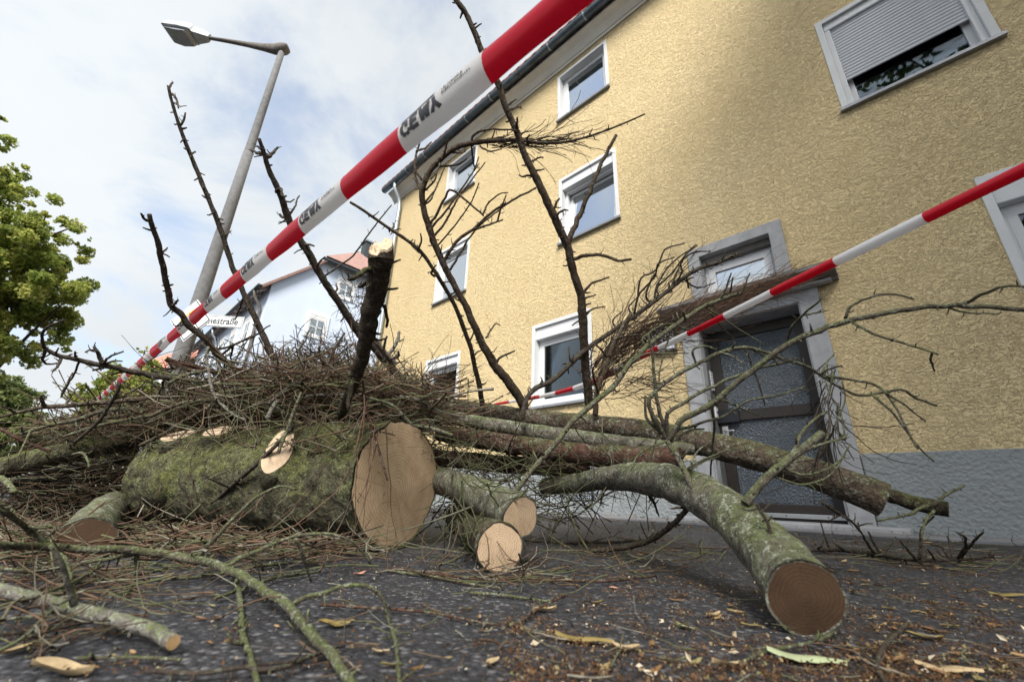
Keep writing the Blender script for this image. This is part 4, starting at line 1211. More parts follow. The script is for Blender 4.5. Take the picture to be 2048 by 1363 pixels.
def branch(label, pts, d, w, mat, twigs=(), nub=0.035, cut=None, seed=None, sides=10, wig=0.12, name='branch', spurlen=1.0, drift=0.1, group='bare spruce branches', world_pts=None, attach=None, tw_mat=None):
    seed = seed if seed is not None else int(pts[0][0] * 7 + pts[0][1])
    r_ = random.Random(seed)
    if world_pts is None:
        px = catmull(np.array(pts, float), max(10, len(pts) * 5))
        n = len(px)
        seg = np.concatenate([[0], np.cumsum(np.linalg.norm(np.diff(px, axis=0), axis=1))]); seg /= seg[-1]
        dd = np.interp(seg, np.linspace(0, 1, len(d)), d)
        C = np.array([at(x, y, q) for (x, y), q in zip(px, dd)])
    else:
        C = catmull(world_pts, max(10, len(world_pts) * 5)); n = len(C)
        seg = np.concatenate([[0], np.cumsum(np.linalg.norm(np.diff(C, axis=0), axis=1))]); seg /= seg[-1]
        dd = np.array([depth_of(q) for q in C])
        px = np.array([[1024 + F_PX * (CM.T @ (q - CP))[0] / depth_of(q), 681.5 - F_PX * (CM.T @ (q - CP))[1] / depth_of(q)] for q in C])
    ww = np.interp(seg, np.linspace(0, 1, len(w)), w)
    R = ww * dd / F_PX / 2 * 0.76
    # bark swellings at the whorls and slight crookedness
    for i in range(n):
        q = C[i] * 14
        C[i] = C[i] + np.array([mnoise.noise(Vector(q + k * 31.7)) for k in range(3)]) * R[i] * wig * 2
    R = R * (1 + 0.10 * np.sin(np.arange(n) * 1.9 + seed) * (np.arange(n) % 3 == 0) + np.array([0.08 * mnoise.noise(Vector(q * 40)) for q in C]))
    V, Fs = tube(C, R, sides, caps=cut is None, rough=0.10, freq=60)
    o = mk(name, V, Fs, MATS[mat], origin=C[0]) if attach is None else mk('branch', V, Fs, MATS[mat], attach)
    if attach is None:
        tag(o, label, 'branch', group)
    if cut:
        for which, m in cut.items():
            i = 0 if which == 0 else n - 1
            ring = V[i * sides:(i + 1) * sides]; c_ = ring.mean(0)
            mk('cut_face', np.vstack([ring, [c_]]), [(j, (j + 1) % sides, sides) if which else ((j + 1) % sides, j, sides) for j in range(sides)], MATS[m], o, smooth=False)
    if nub:
        a = spurs(C, R, nub, seed, spurlen)
        if a.v:
            tag(mk('spurs', np.concatenate(a.v), a.f, MATS[tw_mat or mat], o), kind='stuff')
    for t in twigs:
        tw, tp = (t[0], t[1:]) if not isinstance(t[0], tuple) else (5.0, t)
        tp = [np.array(q, float) for q in tp]
        k = int(np.argmin(np.linalg.norm(px - tp[0], axis=1)))
        d0 = dd[k]
        dr = r_.uniform(-drift, drift)
        m = len(tp)
        Q = catmull(np.array(tp), max(6, m * 4))
        us = np.linspace(0, 1, len(Q))
        TC = np.array([at(x, y, d0 * (1 + dr * u)) for (x, y), u in zip(Q, us)])
        TR = np.interp(us, [0, 1], [tw, max(tw * 0.55, 2.4)]) * d0 / F_PX / 2
        for i in range(1, len(TC)):
            TC[i] += np.array([mnoise.noise(Vector(TC[i] * 30 + k2 * 17.3)) for k2 in range(3)]) * TR[i] * 0.8
        for i in range(len(TC)):
            if TC[i][2] < TR[i] + 0.004:                # rests on the asphalt instead of sinking into it
                TC[i] = og(Q[i][0], Q[i][1], TR[i] + 0.004)
        v_, f_ = tube(TC, TR, 6, True, 0.08, 90)
        to = mk('twig', v_, f_, MATS[tw_mat or mat], o)
        a = spurs(TC, TR, 0.03, seed + k, 0.5, 0.0012)
        if a.v:
            if o.parent is None:
                tag(mk('spurs', np.concatenate(a.v), a.f, MATS[tw_mat or mat], to), kind='stuff')
    return o

branch('slender bare pole rising against the sky, leftmost one crossing the lamp post', [(337, 172), (344, 205), (358, 250), (382, 312), (410, 380), (426, 420), (445, 469), (461, 522), (489, 589), (518, 652), (556, 737), (575, 790)], (2.15, 2.5), (7, 11, 14, 16), 'bark_dark',
       [(5, (337, 178), (346, 164)), ((345, 188), (352, 196), (357, 216)), ((361, 250), (369, 236), (371, 226)), (5, (364, 258), (373, 255)), (5, (381, 310), (391, 303)), (5, (413, 396), (404, 391)), (5, (452, 470), (461, 462)), ((489, 590), (478, 620), (470, 640)), (5, (470, 545), (486, 566), (484, 560))])
branch('dark bare pole with forked snapped top crossing behind the upright stump', [(518, 277), (528, 304), (537, 338), (550, 366), (564, 397), (574, 430), (590, 462), (604, 485), (620, 511), (641, 550), (662, 582), (694, 628), (715, 662), (743, 690), (768, 717), (792, 745), (817, 773), (845, 803)], (2.0, 2.3, 2.75), (9, 17, 19, 19, 21, 24), 'bark_dark',
       [(8, (528, 306), (515, 306), (502, 300)), (8, (536, 314), (546, 306), (555, 294)), (6, (524, 300), (514, 292)), (7, (553, 384), (561, 378), (563, 390), (572, 392)), (5, (576, 430), (590, 414), (594, 400), (598, 391)), (7, (576, 436), (564, 434), (560, 428)), (5, (631, 532), (650, 513)), (5, (620, 512), (608, 500)), (6, (665, 588), (674, 578), (672, 570)), (4, (648, 553), (680, 530), (706, 511), (745, 458), (783, 410)), (6, (604, 488), (622, 490), (628, 492)), (4, (690, 622), (706, 640), (728, 652))], spurlen=1.3)
branch('crooked dark branch with stubby fork at its top, left of the lamp post', [(299, 429), (306, 455), (319, 501), (329, 547), (335, 582), (340, 605), (363, 631), (387, 659), (415, 684), (444, 716), (480, 745), (510, 775)], (1.85, 2.25), (10, 14, 15, 15, 17), 'bark_dark',
       [(7, (302, 440), (290, 440), (282, 427)), (5, (303, 460), (294, 459), (286, 455)), (5, (325, 505), (335, 495)), (5, (338, 570), (346, 569)), (6, (345, 612), (356, 600)), (5, (440, 712), (470, 688), (505, 674), (540, 650)), (5, (430, 700), (466, 690), (502, 672)), (4, (410, 680), (404, 660)), (5, (466, 688), (462, 715), (466, 726))], wig=0.3)
branch('dark knobbly branch reaching left over the far end of the pile', [(84, 690), (92, 698), (116, 710), (141, 716), (176, 725), (211, 732), (246, 739), (278, 744), (320, 752), (380, 765)], (1.85, 2.2), (9, 13, 15, 17), 'bark_dark',
       [(6, (88, 694), (84, 672), (98, 652), (130, 640)), (6, (90, 700), (86, 722), (100, 728), (118, 726)), (6, (122, 716), (118, 728), (106, 742)), (6, (152, 718), (150, 702)), (9, (204, 728), (196, 706), (188, 692)), (5, (194, 703), (180, 700), (172, 704)), (5, (206, 726), (222, 712), (246, 703)), (5, (208, 728), (226, 721), (244, 722)), (5, (214, 735), (196, 732), (178, 731)), (6, (208, 735), (185, 741)), (4, (158, 724), (150, 745), (138, 765), (122, 795)), (5, (246, 742), (222, 750))], wig=0.25)
branch('tall dark bare pole passing behind the tape in front of the yellow wall', [(905, -15), (912, 0), (933, 31), (950, 68), (964, 103), (982, 140), (998, 171), (1008, 208), (1032, 260), (1052, 314), (1076, 362), (1100, 417), (1117, 452), (1134, 490), (1141, 522), (1152, 561), (1162, 596), (1166, 640), (1168, 684), (1173, 754), (1178, 815)], (2.0, 2.15, 2.4), (14, 16, 18, 21, 22, 24), 'bark_pole',
       [(13, (1134, 488), (1150, 450), (1166, 415), (1186, 366), (1206, 320), (1232, 270)), (8, (1142, 520), (1170, 510), (1205, 510), (1235, 520), (1262, 519)), (6, (1164, 592), (1180, 569), (1200, 560), (1218, 555)), (5, (1168, 597), (1180, 593), (1192, 590)), (5, (1168, 634), (1184, 618), (1210, 613)), (4, (1142, 505), (1130, 498), (1122, 478)), (6, (1012, 212), (1024, 204), (1032, 199)), (5, (1010, 222), (1030, 216), (1042, 213)), (5, (1062, 325), (1074, 317), (1086, 314)), (5, (1062, 350), (1046, 353), (1038, 350)), (4, (1054, 330), (1044, 331)), (5, (1070, 342), (1088, 338)), (7, (1106, 420), (1114, 404), (1118, 396)), (5, (1112, 430), (1124, 422), (1136, 420)), (6, (1034, 254), (1034, 236)), (5, (1168, 610), (1182, 606))], nub=0.03)
branch('arching mossy branch curling over in front of the upper windows', [(1052, 815), (1015, 762), (990, 730), (962, 681), (934, 617), (909, 571), (888, 529), (870, 491), (862, 466), (851, 432), (845, 406), (844, 383), (851, 359), (864, 336), (885, 315), (911, 296), (938, 287), (970, 283), (1002, 281), (1040, 280), (1080, 286), (1130, 284), (1180, 272), (1235, 252), (1290, 228)], (2.55, 2.35, 2.2, 2.15, 2.2), (26, 21, 17, 17, 14, 11, 6, 4), 'bark_pole',
       [(7, (842, 382), (831, 356), (832, 313), (840, 284)), (5, (833, 303), (850, 296), (863, 284)), (6, (860, 450), (888, 400), (900, 379), (928, 398), (968, 432)), (5, (862, 457), (891, 422), (945, 345), (957, 314)), (5, (868, 472), (891, 444), (915, 398), (947, 355), (970, 325)), (4, (874, 492), (905, 456), (940, 408), (958, 366)), (7, (885, 523), (919, 478), (947, 457), (970, 436), (998, 415), (1030, 398), (1072, 375)), (5, (900, 540), (925, 498), (945, 466), (975, 438), (1020, 404)), (5, (945, 460), (975, 450), (1006, 439)), (4, (966, 428), (978, 404), (1000, 388), (1016, 385)), (4, (994, 443), (1004, 410), (1013, 390)), (5, (851, 380), (866, 366), (874, 346)), (4, (850, 405), (870, 380), (885, 345), (894, 322)), (4, (850, 408), (862, 398), (880, 355)), (5, (866, 330), (890, 333), (920, 328), (935, 315)), (4, (905, 305), (925, 305), (934, 296)), (4, (960, 292), (980, 302), (1004, 298)), (5, (888, 312), (892, 295), (895, 280)), (5, (943, 287), (944, 275), (962, 262), (990, 258), (1040, 262)), (5, (870, 552), (862, 545), (872, 530)), (4, (943, 290), (946, 320), (950, 335), (948, 342), (958, 327)), (6, (850, 372), (832, 340), (828, 330)), (4, (880, 325), (870, 350), (850, 362)), (6, (990, 730), (1000, 715), (1030, 702)), (4, (972, 675), (990, 648), (1000, 650))], nub=0.03, sides=12)
branch('thin bare pole leaning left below the tape, in front of the yellow house corner', [(700, 404), (726, 420), (782, 459), (835, 497), (870, 543), (909, 610), (926, 652), (941, 695), (950, 735), (958, 769), (966, 812)], (2.2, 2.7), (7, 10, 12, 14), 'bark_pole',
       [(5, (785, 460), (788, 446)), (5, (836, 497), (842, 484), (841, 466)), (4, (840, 505), (828, 496), (822, 487)), (4, (868, 542), (856, 545)), (4, (938, 690), (946, 668), (952, 655)), (4, (945, 712), (958, 702), (972, 698)), (4, (900, 590), (912, 582)), (4, (958, 770), (972, 766))])
branch('dark curved branch sweeping up right to the small window over the door', [(1046, 838), (1050, 807), (1067, 779), (1102, 762), (1131, 737), (1173, 698), (1229, 659), (1279, 624), (1331, 585), (1373, 551), (1406, 533), (1435, 526), (1476, 506)], (2.1, 2.3, 2.6, 2.9), (13, 13, 12, 11, 9), 'bark_dark',
       [(5, (1268, 630), (1276, 590), (1282, 556), (1312, 540), (1330, 500), (1370, 486)), (4, (1276, 590), (1310, 552), (1316, 528), (1348, 514)), (5, (1310, 598), (1314, 570), (1340, 530), (1378, 500), (1392, 488)), (4, (1318, 570), (1345, 545), (1370, 510), (1395, 490)), (4, (1340, 578), (1356, 540), (1372, 512), (1400, 503)), (4, (1350, 566), (1364, 545), (1362, 525), (1386, 505), (1420, 502)), (4, (1365, 557), (1395, 575), (1430, 565)), (4, (1372, 552), (1378, 575), (1376, 560), (1388, 554)), (5, (1300, 604), (1292, 590), (1302, 560), (1312, 545)), (4, (1262, 626), (1258, 612), (1280, 590)), (4, (1232, 655), (1226, 640), (1245, 622))], nub=0.02)
branch('mossy branch slanting up in front of the house number lamp', [(1028, 988), (1055, 950), (1086, 916), (1117, 879), (1148, 840), (1180, 811), (1225, 774), (1260, 727), (1295, 692), (1335, 662), (1370, 637), (1410, 612), (1452, 595), (1480, 587)], (1.55, 1.7, 1.9, 2.1), (13, 15, 14, 13, 9), 'bark_moss',
       [(5, (1370, 637), (1366, 622)), (5, (1440, 600), (1452, 575), (1462, 545)), (4, (1460, 585), (1466, 555)), (4, (1260, 727), (1290, 708), (1330, 706), (1378, 706)), (5, (1295, 692), (1284, 678), (1330, 648), (1380, 660)), (4, (1340, 665), (1330, 700), (1320, 740), (1318, 770)), (4, (1410, 612), (1440, 632), (1480, 660), (1530, 690)), (4, (1420, 625), (1445, 655), (1470, 678)), (4, (1480, 590), (1490, 570), (1500, 545))], sides=12, nub=0.025)
branch('dark upright branch leaning right beside the ground floor window', [(1190, 830), (1195, 780), (1220, 704), (1242, 660), (1262, 627)], (2.2, 2.4), (15, 13, 9), 'bark_pole',
       [(5, (1200, 765), (1216, 735), (1240, 715)), (5, (1215, 715), (1190, 690), (1180, 720)), (4, (1230, 680), (1250, 672), (1290, 668)), (5, (1196, 785), (1186, 745), (1194, 720))])
# limb of the front log that fans out before the door
fan = [((1407, 1000), (1384, 971), (1371, 945), (1354, 911), (1336, 883), (1328, 860))]
branch('mossy limb fanning out from the front log across the doorway', [(1410, 1003), (1384, 971), (1371, 945), (1354, 911), (1336, 883), (1331, 868)], (1.13, 1.20, 1.26), (20, 17, 15), 'bark_moss',
       [(13, (1336, 884), (1360, 846), (1395, 822), (1430, 804), (1501, 744), (1571, 691), (1642, 659), (1698, 638), (1740, 631), (1818, 617), (1888, 610), (1959, 614), (2060, 620)),
        (6, (1690, 637), (1700, 615), (1725, 600), (1760, 590), (1800, 590), (1828, 598)), (6, (1706, 645), (1750, 668), (1820, 690), (1876, 709)), (5, (1866, 703), (1862, 720), (1870, 742)), (7, (1918, 612), (1960, 590), (2010, 572), (2055, 574)), (6, (1573, 690), (1582, 655), (1606, 630), (1643, 598)), (5, (1606, 630), (1652, 622)), (5, (1890, 612), (1930, 624), (1998, 627)),
        (9, (1334, 880), (1328, 850), (1318, 822), (1310, 778), (1305, 714), (1295, 667)), (8, (1338, 880), (1333, 840), (1340, 820), (1375, 800), (1430, 770), (1500, 742), (1560, 726), (1595, 716)),
        (9, (1336, 880), (1300, 815), (1310, 780), (1360, 747), (1402, 723), (1448, 702), (1483, 695), (1529, 702), (1571, 719), (1613, 733), (1642, 751), (1684, 776), (1730, 790), (1800, 779), (1835, 797), (1874, 811)),
        (6, (1645, 753), (1700, 757), (1750, 770), (1776, 790), (1800, 830), (1825, 880), (1836, 898)), (5, (1768, 783), (1810, 810), (1852, 842)), (5, (1745, 790), (1790, 830), (1830, 885), (1868, 922)), (5, (1640, 748), (1665, 735), (1684, 731)), (5, (1642, 750), (1655, 722), (1668, 708)), (5, (1490, 695), (1508, 740), (1530, 810)), (5, (1505, 697), (1530, 712), (1552, 719)), (5, (1440, 704), (1466, 712), (1490, 729)), (5, (1392, 727), (1386, 700), (1410, 692), (1432, 700)),
        (7, (1336, 882), (1352, 862), (1390, 850), (1450, 830), (1500, 800), (1560, 790), (1610, 772)), (6, (1340, 885), (1380, 860), (1408, 858)), (8, (1330, 870), (1300, 845), (1290, 825), (1292, 790)), (5, (1395, 822), (1440, 800), (1480, 815), (1530, 835)), (5, (1370, 945), (1385, 930), (1440, 905), (1480, 895)), (5, (1372, 948), (1400, 925), (1440, 912)), (5, (1380, 940), (1392, 905), (1420, 883)), (6, (1420, 800), (1428, 850), (1424, 900), (1420, 965)),
        (5, (1330, 868), (1305, 840), (1298, 800)), (4, (1336, 880), (1280, 905), (1262, 940))], sides=12, drift=0.16, nub=0.02)
branch('stubby mossy side limb on top of the front log with pale sawn tip', [(1490, 1006), (1526, 963), (1567, 926), (1603, 900), (1644, 866)], (1.0, 1.05), (23, 21, 19), 'bark_moss',
       [(8, (1596, 903), (1640, 890), (1700, 872)), (8, (1585, 912), (1602, 868), (1625, 842), (1652, 822)), (6, (1560, 930), (1600, 948), (1650, 940), (1690, 912)), (5, (1540, 950), (1600, 968), (1660, 950), (1700, 890)), (4, (1640, 900), (1660, 860), (1656, 800), (1668, 740)), (4, (1690, 880), (1680, 820), (1660, 790), (1650, 760)), (4, (1692, 878), (1672, 850), (1690, 800), (1684, 760))], cut={1: 'cut_fresh'}, sides=14)
branch('short dark twig stub standing on the near end of the front log', [(1545, 1080), (1535, 1045), (1520, 1020), (1512, 1005)], (0.87, 0.9), (10, 7), 'bark_dark', [(5, (1522, 1022), (1535, 1012), (1545, 1003))], nub=0.02)
branch('brown bent branch dropping from the front log to the ground', [(1378, 1014), (1345, 1048), (1310, 1075), (1260, 1092), (1200, 1100), (1120, 1104)], (1.24, 1.6, 1.95), (14, 13, 10), 'bark_pole',
       [(6, (1372, 1010), (1345, 1005)), (6, (1370, 1014), (1342, 1016)), (4, (1290, 1082), (1310, 1060), (1304, 1045))])
branch('mossy broken stub hanging under the front log', [(1305, 975), (1300, 990), (1308, 1005), (1318, 1032)], (1.5, 1.52), (16, 8, 3), 'bark_stump', [], nub=0.02)
branch('curved dark twig arching down over the pole ends by the plinth', [(1640, 1002), (1700, 1040), (1720, 1062)], (1.3, 1.4), (8, 5), 'bark_dark', [(4, (1680, 1030), (1660, 1040))], nub=0.02)
branch('spiky twig growing from the thin pole by the plinth', [(1865, 1010), (1890, 990), (1930, 970)], (1.62, 1.6), (8, 5), 'bark_moss', [(7, (1850, 1012), (1810, 1030), (1755, 1040)), (6, (1868, 1020), (1850, 1045), (1842, 1075))], nub=0.02)

# the upright broken stump of a limb in front of the blue house
stp = branch('short thick upright limb with splintered broken top, beside the downpipe', [(682, 828), (691, 803), (706, 768), (718, 735), (728, 697), (743, 625), (752, 579), (758, 540), (762, 512)], (1.72, 1.55, 1.42), (24, 27, 33, 42, 50, 57, 60), 'bark_stump',
       [(13, (750, 528), (735, 540), (716, 552), (697, 558)), (15, (764, 530), (754, 548), (738, 562), (718, 573)), (13, (716, 745), (706, 760), (700, 790), (696, 815)), (9, (768, 610), (776, 640), (772, 655)), (8, (745, 665), (760, 668))], sides=20, nub=0.02, wig=0.1)
top = at(762, 512, 1.42)
e1, e2, e3 = CM[:, 0], -CM[:, 2], CM[:, 1]
an = np.linspace(0, 2 * math.pi, 24, endpoint=False)
hts = np.array([0.034 + 0.032 * math.sin(q) + 0.010 * math.cos(q) + 0.006 * math.sin(q * 5 + 1) + 0.004 * math.sin(q * 9) for q in an])
low = np.array([top + e1 * 0.0425 * math.cos(q) + e2 * 0.0425 * math.sin(q) - e3 * 0.012 for q in an])
rim = np.array([top + e1 * 0.040 * math.cos(q) + e2 * 0.040 * math.sin(q) + e3 * h_ for q, h_ in zip(an, hts)])
inn = top + (rim - top) * np.array([0.5]) + e3 * 0.016 + np.array([e3 * (0.006 * math.sin(3 * q)) for q in an])
bk = mk('bark_edge', np.vstack([low, (low * 0.3 + rim * 0.7)]), [(j, (j + 1) % 24, 24 + (j + 1) % 24, 24 + j) for j in range(24)], MATS['bark_stump'], stp)
mk('broken_face', np.vstack([rim * 0.7 + low * 0.3, rim, inn, [inn.mean(0) - e3 * 0.004]]),
   [(j, (j + 1) % 24, 24 + (j + 1) % 24, 24 + j) for j in range(24)] + [(24 + j, 24 + (j + 1) % 24, 48 + (j + 1) % 24, 48 + j) for j in range(24)] + [(48 + j, 48 + (j + 1) % 24, 72) for j in range(24)], MATS['wood_pale'], stp, smooth=False)
a = Acc()
for k in range(15):      # splinters of the break
    q = random.uniform(0, 6.28); rr = 0.036 * math.sqrt(random.random())
    b0 = top + e1 * rr * math.cos(q) + e2 * rr * math.sin(q) + e3 * (0.018 * math.sin(q) + 0.014)
    hgt = random.choice([0.010, 0.014, 0.020, 0.030])
    lean = e1 * random.uniform(-.012, .012)
    v_, f_ = tube([b0 - e3 * 0.01, b0 + e3 * hgt * 0.5, b0 + e3 * hgt + lean], [0.006, 0.004, 0.0006], 4)
    a.add(v_, f_)
tag(mk('splinters', np.concatenate(a.v), a.f, MATS['wood_pale'], stp, smooth=False), kind='stuff')
branch('forked grey stub with a pointed spike right of the upright limb', [(742, 668), (752, 682), (762, 697), (778, 715), (790, 728)], (2.2, 2.35), (13, 15, 16), 'bark_grey',
       [(9, (775, 711), (790, 690), (799, 662)), (4, (792, 684), (808, 678)), (6, (766, 700), (770, 684), (773, 672)), (7, (780, 718), (796, 712), (797, 702))])

# long thin pieces lying in the heap
branch('grey curved twig hanging over the front of the brush heap', [(417, 693), (412, 713), (417, 737), (421, 766), (431, 793), (450, 814), (470, 830), (491, 840)], (2.0, 1.85), (6, 8, 7), 'bark_grey', [(4, (421, 766), (438, 745), (438, 720))], nub=0.03)
branch('reddish cut stick with split yellow end on top of the heap', [(330, 716), (348, 724), (400, 736), (460, 752)], (2.0, 2.2), (14, 13, 12), 'bark_red', [(6, (338, 722), (346, 738))], cut={0: 'wood_splinter'}, nub=0.05)
branch('pale barked broken stick poking out above the oval knot', [(556, 800), (546, 815), (534, 836)], (1.85, 1.8), (13, 12), 'bark_grey', [], nub=0.05)
branch('splintered brown branch lying along the left skyline of the heap', [(2, 833), (38, 824), (86, 814), (133, 811), (172, 807), (248, 801), (330, 792), (400, 790)], (1.9, 2.1, 2.3), (7, 12, 14, 14), 'bark_brown',
       [(8, (90, 814), (84, 802), (82, 790)), (5, (130, 811), (150, 780), (168, 768)), (5, (30, 824), (16, 816), (0, 812)), (4, (170, 800), (140, 780), (106, 764)), (4, (150, 806), (124, 792), (130, 775), (145, 745))])
branch('mossy branch under the splintered one at the left', [(40, 868), (100, 850), (150, 840), (205, 822), (260, 815)], (1.85, 2.1), (9, 11, 10), 'bark_moss', [(5, (45, 866), (42, 852)), (5, (100, 850), (90, 838), (96, 828)), (4, (60, 862), (52, 880), (36, 912)), (4, (140, 840), (130, 825))])
branch('dark twig crossing steeply at left above the mossy log', [(141, 891), (181, 858), (205, 832), (224, 802), (236, 780), (237, 765)], (1.8, 1.75), (9, 9, 8), 'bark_dark', [(4, (225, 800), (250, 790), (285, 770)), (4, (150, 884), (128, 878))])
branch('long reddish stick lying across the left log top', [(-10, 850), (40, 878), (100, 902)], (1.95, 2.0), (8, 9), 'bark_red', [], nub=0.05)
branch('dark stick leaning on the near side of the big trunk', [(425, 1005), (470, 965), (510, 930), (552, 890), (590, 850)], (1.75, 1.66, 1.7), (10, 12, 9), 'bark_dark', [(4, (460, 975), (430, 962), (412, 955))])
branch('brown stick lying over the left end of the big trunk', [(280, 890), (330, 866), (375, 838), (420, 812)], (2.0, 1.95), (9, 10), 'bark_brown', [], nub=0.05)
branch('curved mossy twig hooking down beside the left log', [(146, 908), (165, 905), (175, 920), (178, 935)], (1.95, 1.9), (7, 5), 'bark_moss', [], nub=0.05)
branch('mossy forked twig rising from the left log', [(0, 955), (15, 965), (30, 985)], (1.8, 1.75), (16, 14), 'bark_moss', [], nub=0.05)

branch('short mossy stick on the heap just right of the lamp post foot', [(338, 766), (365, 752), (396, 744)], (1.98, 2.05), (9, 10), 'bark_moss', [], nub=0.05)
branch('long grey green stick running up the middle of the heap', [(538, 806), (560, 786), (584, 770), (619, 753), (649, 739), (700, 716)], (1.86, 2.1), (8, 9, 8), 'bark_grey', [(5, (600, 762), (612, 742), (640, 730))], nub=0.04)
branch('green stick leaning over the oval knot', [(556, 905), (575, 856), (590, 815), (603, 784)], (1.6, 1.75), (9, 8, 7), 'bark_moss', [], nub=0.04)
branch('straight grey green stick lying level behind the upright limb', [(612, 792), (650, 789), (700, 790), (760, 800)], (1.85, 2.0), (7, 8, 7), 'bark_grey', [], nub=0.05)
branch('mossy stick curving over the top of the big cut face', [(740, 796), (788, 812), (822, 846), (862, 856), (905, 870)], (1.72, 1.6), (8, 10, 9), 'bark_moss', [(5, (822, 846), (850, 838), (880, 842))], nub=0.04)
branch('thin reddish stick hanging down over the left rim of the big cut face', [(726, 760), (731, 808), (741, 851), (752, 880), (775, 960)], (1.66, 1.55), (6, 6, 5), 'bark_red', [(4, (741, 851), (758, 862), (790, 870))], nub=0.03)
branch('brown stick poking out of the left part of the heap', [(300, 832), (350, 810), (410, 800), (470, 806)], (1.95, 2.0), (10, 10, 8), 'bark_brown', [(5, (350, 812), (340, 790))], nub=0.04)
branch('green stick lying slantwise on the left part of the heap', [(130, 872), (200, 850), (262, 838), (330, 826)], (1.95, 2.1), (8, 9, 8), 'bark_moss', [(4, (200, 850), (210, 828))], nub=0.04)
branch('pale dead stick near the right end of the heap', [(800, 792), (840, 800), (880, 822), (930, 834)], (2.0, 1.95), (8, 8, 6), 'bark_grey', [(4, (840, 800), (862, 786), (900, 780))], nub=0.04)
branch('dark forked stick jutting up from the middle of the heap', [(640, 770), (660, 735), (668, 700), (690, 665)], (2.1, 2.2), (9, 8, 5), 'bark_dark', [(5, (664, 720), (690, 700), (705, 690)), (4, (655, 742), (640, 715), (638, 695))], nub=0.03)

# branches on the ground: points found on the asphalt, lifted a little
def gpts(*q):
    return [og(x, y, l) for x, y, l in q]
branch('spiny branch lying on the ground by the house wall at right', [(0, 0)], None, (10, 12, 11, 8), 'bark_dark',
       [(6, (1747, 1107), (1735, 1085), (1722, 1062)), (6, (1760, 1108), (1748, 1085), (1736, 1062)), (6, (1832, 1118), (1815, 1098), (1800, 1080)), (6, (1838, 1116), (1842, 1085), (1842, 1058), (1868, 1032)), (6, (1900, 1116), (1885, 1094), (1862, 1088)), (6, (1915, 1116), (1930, 1092), (1930, 1074), (1912, 1064)), (6, (1922, 1114), (1940, 1090), (1966, 1064)), (5, (1765, 1108), (1780, 1090), (1792, 1074)), (5, (1690, 1100), (1670, 1088)), (5, (1870, 1118), (1856, 1098))], world_pts=gpts((1605, 1100, 0.03), (1674, 1098, 0.035), (1747, 1107, 0.035), (1821, 1118, 0.04), (1895, 1118, 0.04), (1985, 1112, 0.045)), seed=3, spurlen=1.4)
branch('long lichen covered branch snaking across the asphalt in the left foreground', [(0, 0)], None, (20, 19, 20, 23, 24, 25, 26), 'bark_moss',
       [(11, (461, 1136), (474, 1165), (482, 1220), (486, 1270), (500, 1310), (516, 1370)), (9, (455, 1130), (490, 1112), (520, 1122), (526, 1140)), (11, (576, 1211), (610, 1196), (646, 1185), (690, 1170), (730, 1170), (761, 1192), (776, 1233), (791, 1284), (800, 1370)), (10, (450, 1132), (490, 1110), (545, 1088), (600, 1070), (650, 1067), (700, 1078), (722, 1098), (740, 1128)), (8, (590, 1078), (605, 1110), (622, 1162)), (9, (390, 1118), (430, 1075), (468, 1037), (505, 1000), (553, 974), (594, 978)), (9, (290, 1104), (200, 1120), (120, 1135), (50, 1150), (-20, 1165)), (9, (275, 1108), (270, 1150), (252, 1190)), (7, (300, 1100), (320, 1085)), (7, (410, 1125), (425, 1110))],
       world_pts=gpts((-60, 1090, 0.10), (0, 1091, 0.095), (92, 1092, 0.085), (184, 1098, 0.075), (295, 1102, 0.065), (369, 1115, 0.05), (443, 1133, 0.04), (491, 1155, 0.035), (535, 1185, 0.03), (576, 1211, 0.025), (609, 1251, 0.02), (646, 1292, 0.018), (700, 1356, 0.016), (740, 1400, 0.016)), seed=5, sides=14, wig=0.3, nub=0.03, spurlen=0.28)
branch('grey lichen stick with broken end in the left foreground corner', [(0, 0)], None, (26, 30, 33, 36, 34), 'bark_grey',
       [(12, (150, 1212), (136, 1160), (122, 1120), (100, 1090)), (9, (200, 1225), (210, 1205)), (9, (120, 1215), (60, 1232), (0, 1240)), (9, (60, 1200), (120, 1195), (170, 1180))],
       world_pts=gpts((-40, 1165, 0.06), (0, 1177, 0.055), (60, 1195, 0.045), (140, 1214, 0.035), (230, 1238, 0.025), (300, 1258, 0.02), (346, 1284, 0.018)), seed=8, sides=14, cut={1: 'wood_splinter'}, nub=0.05, spurlen=0.3)
branch('mossy stem curving down from the left edge in the foreground', [(0, 0)], None, (15, 15, 13, 11), 'bark_moss', [(7, (60, 1062), (95, 1050), (110, 1058), (90, 1075))], world_pts=gpts((-30, 1000, 0.19), (0, 1015, 0.165), (55, 1056, 0.12), (89, 1085, 0.09), (122, 1107, 0.07), (136, 1144, 0.045), (151, 1199, 0.035)), seed=9)
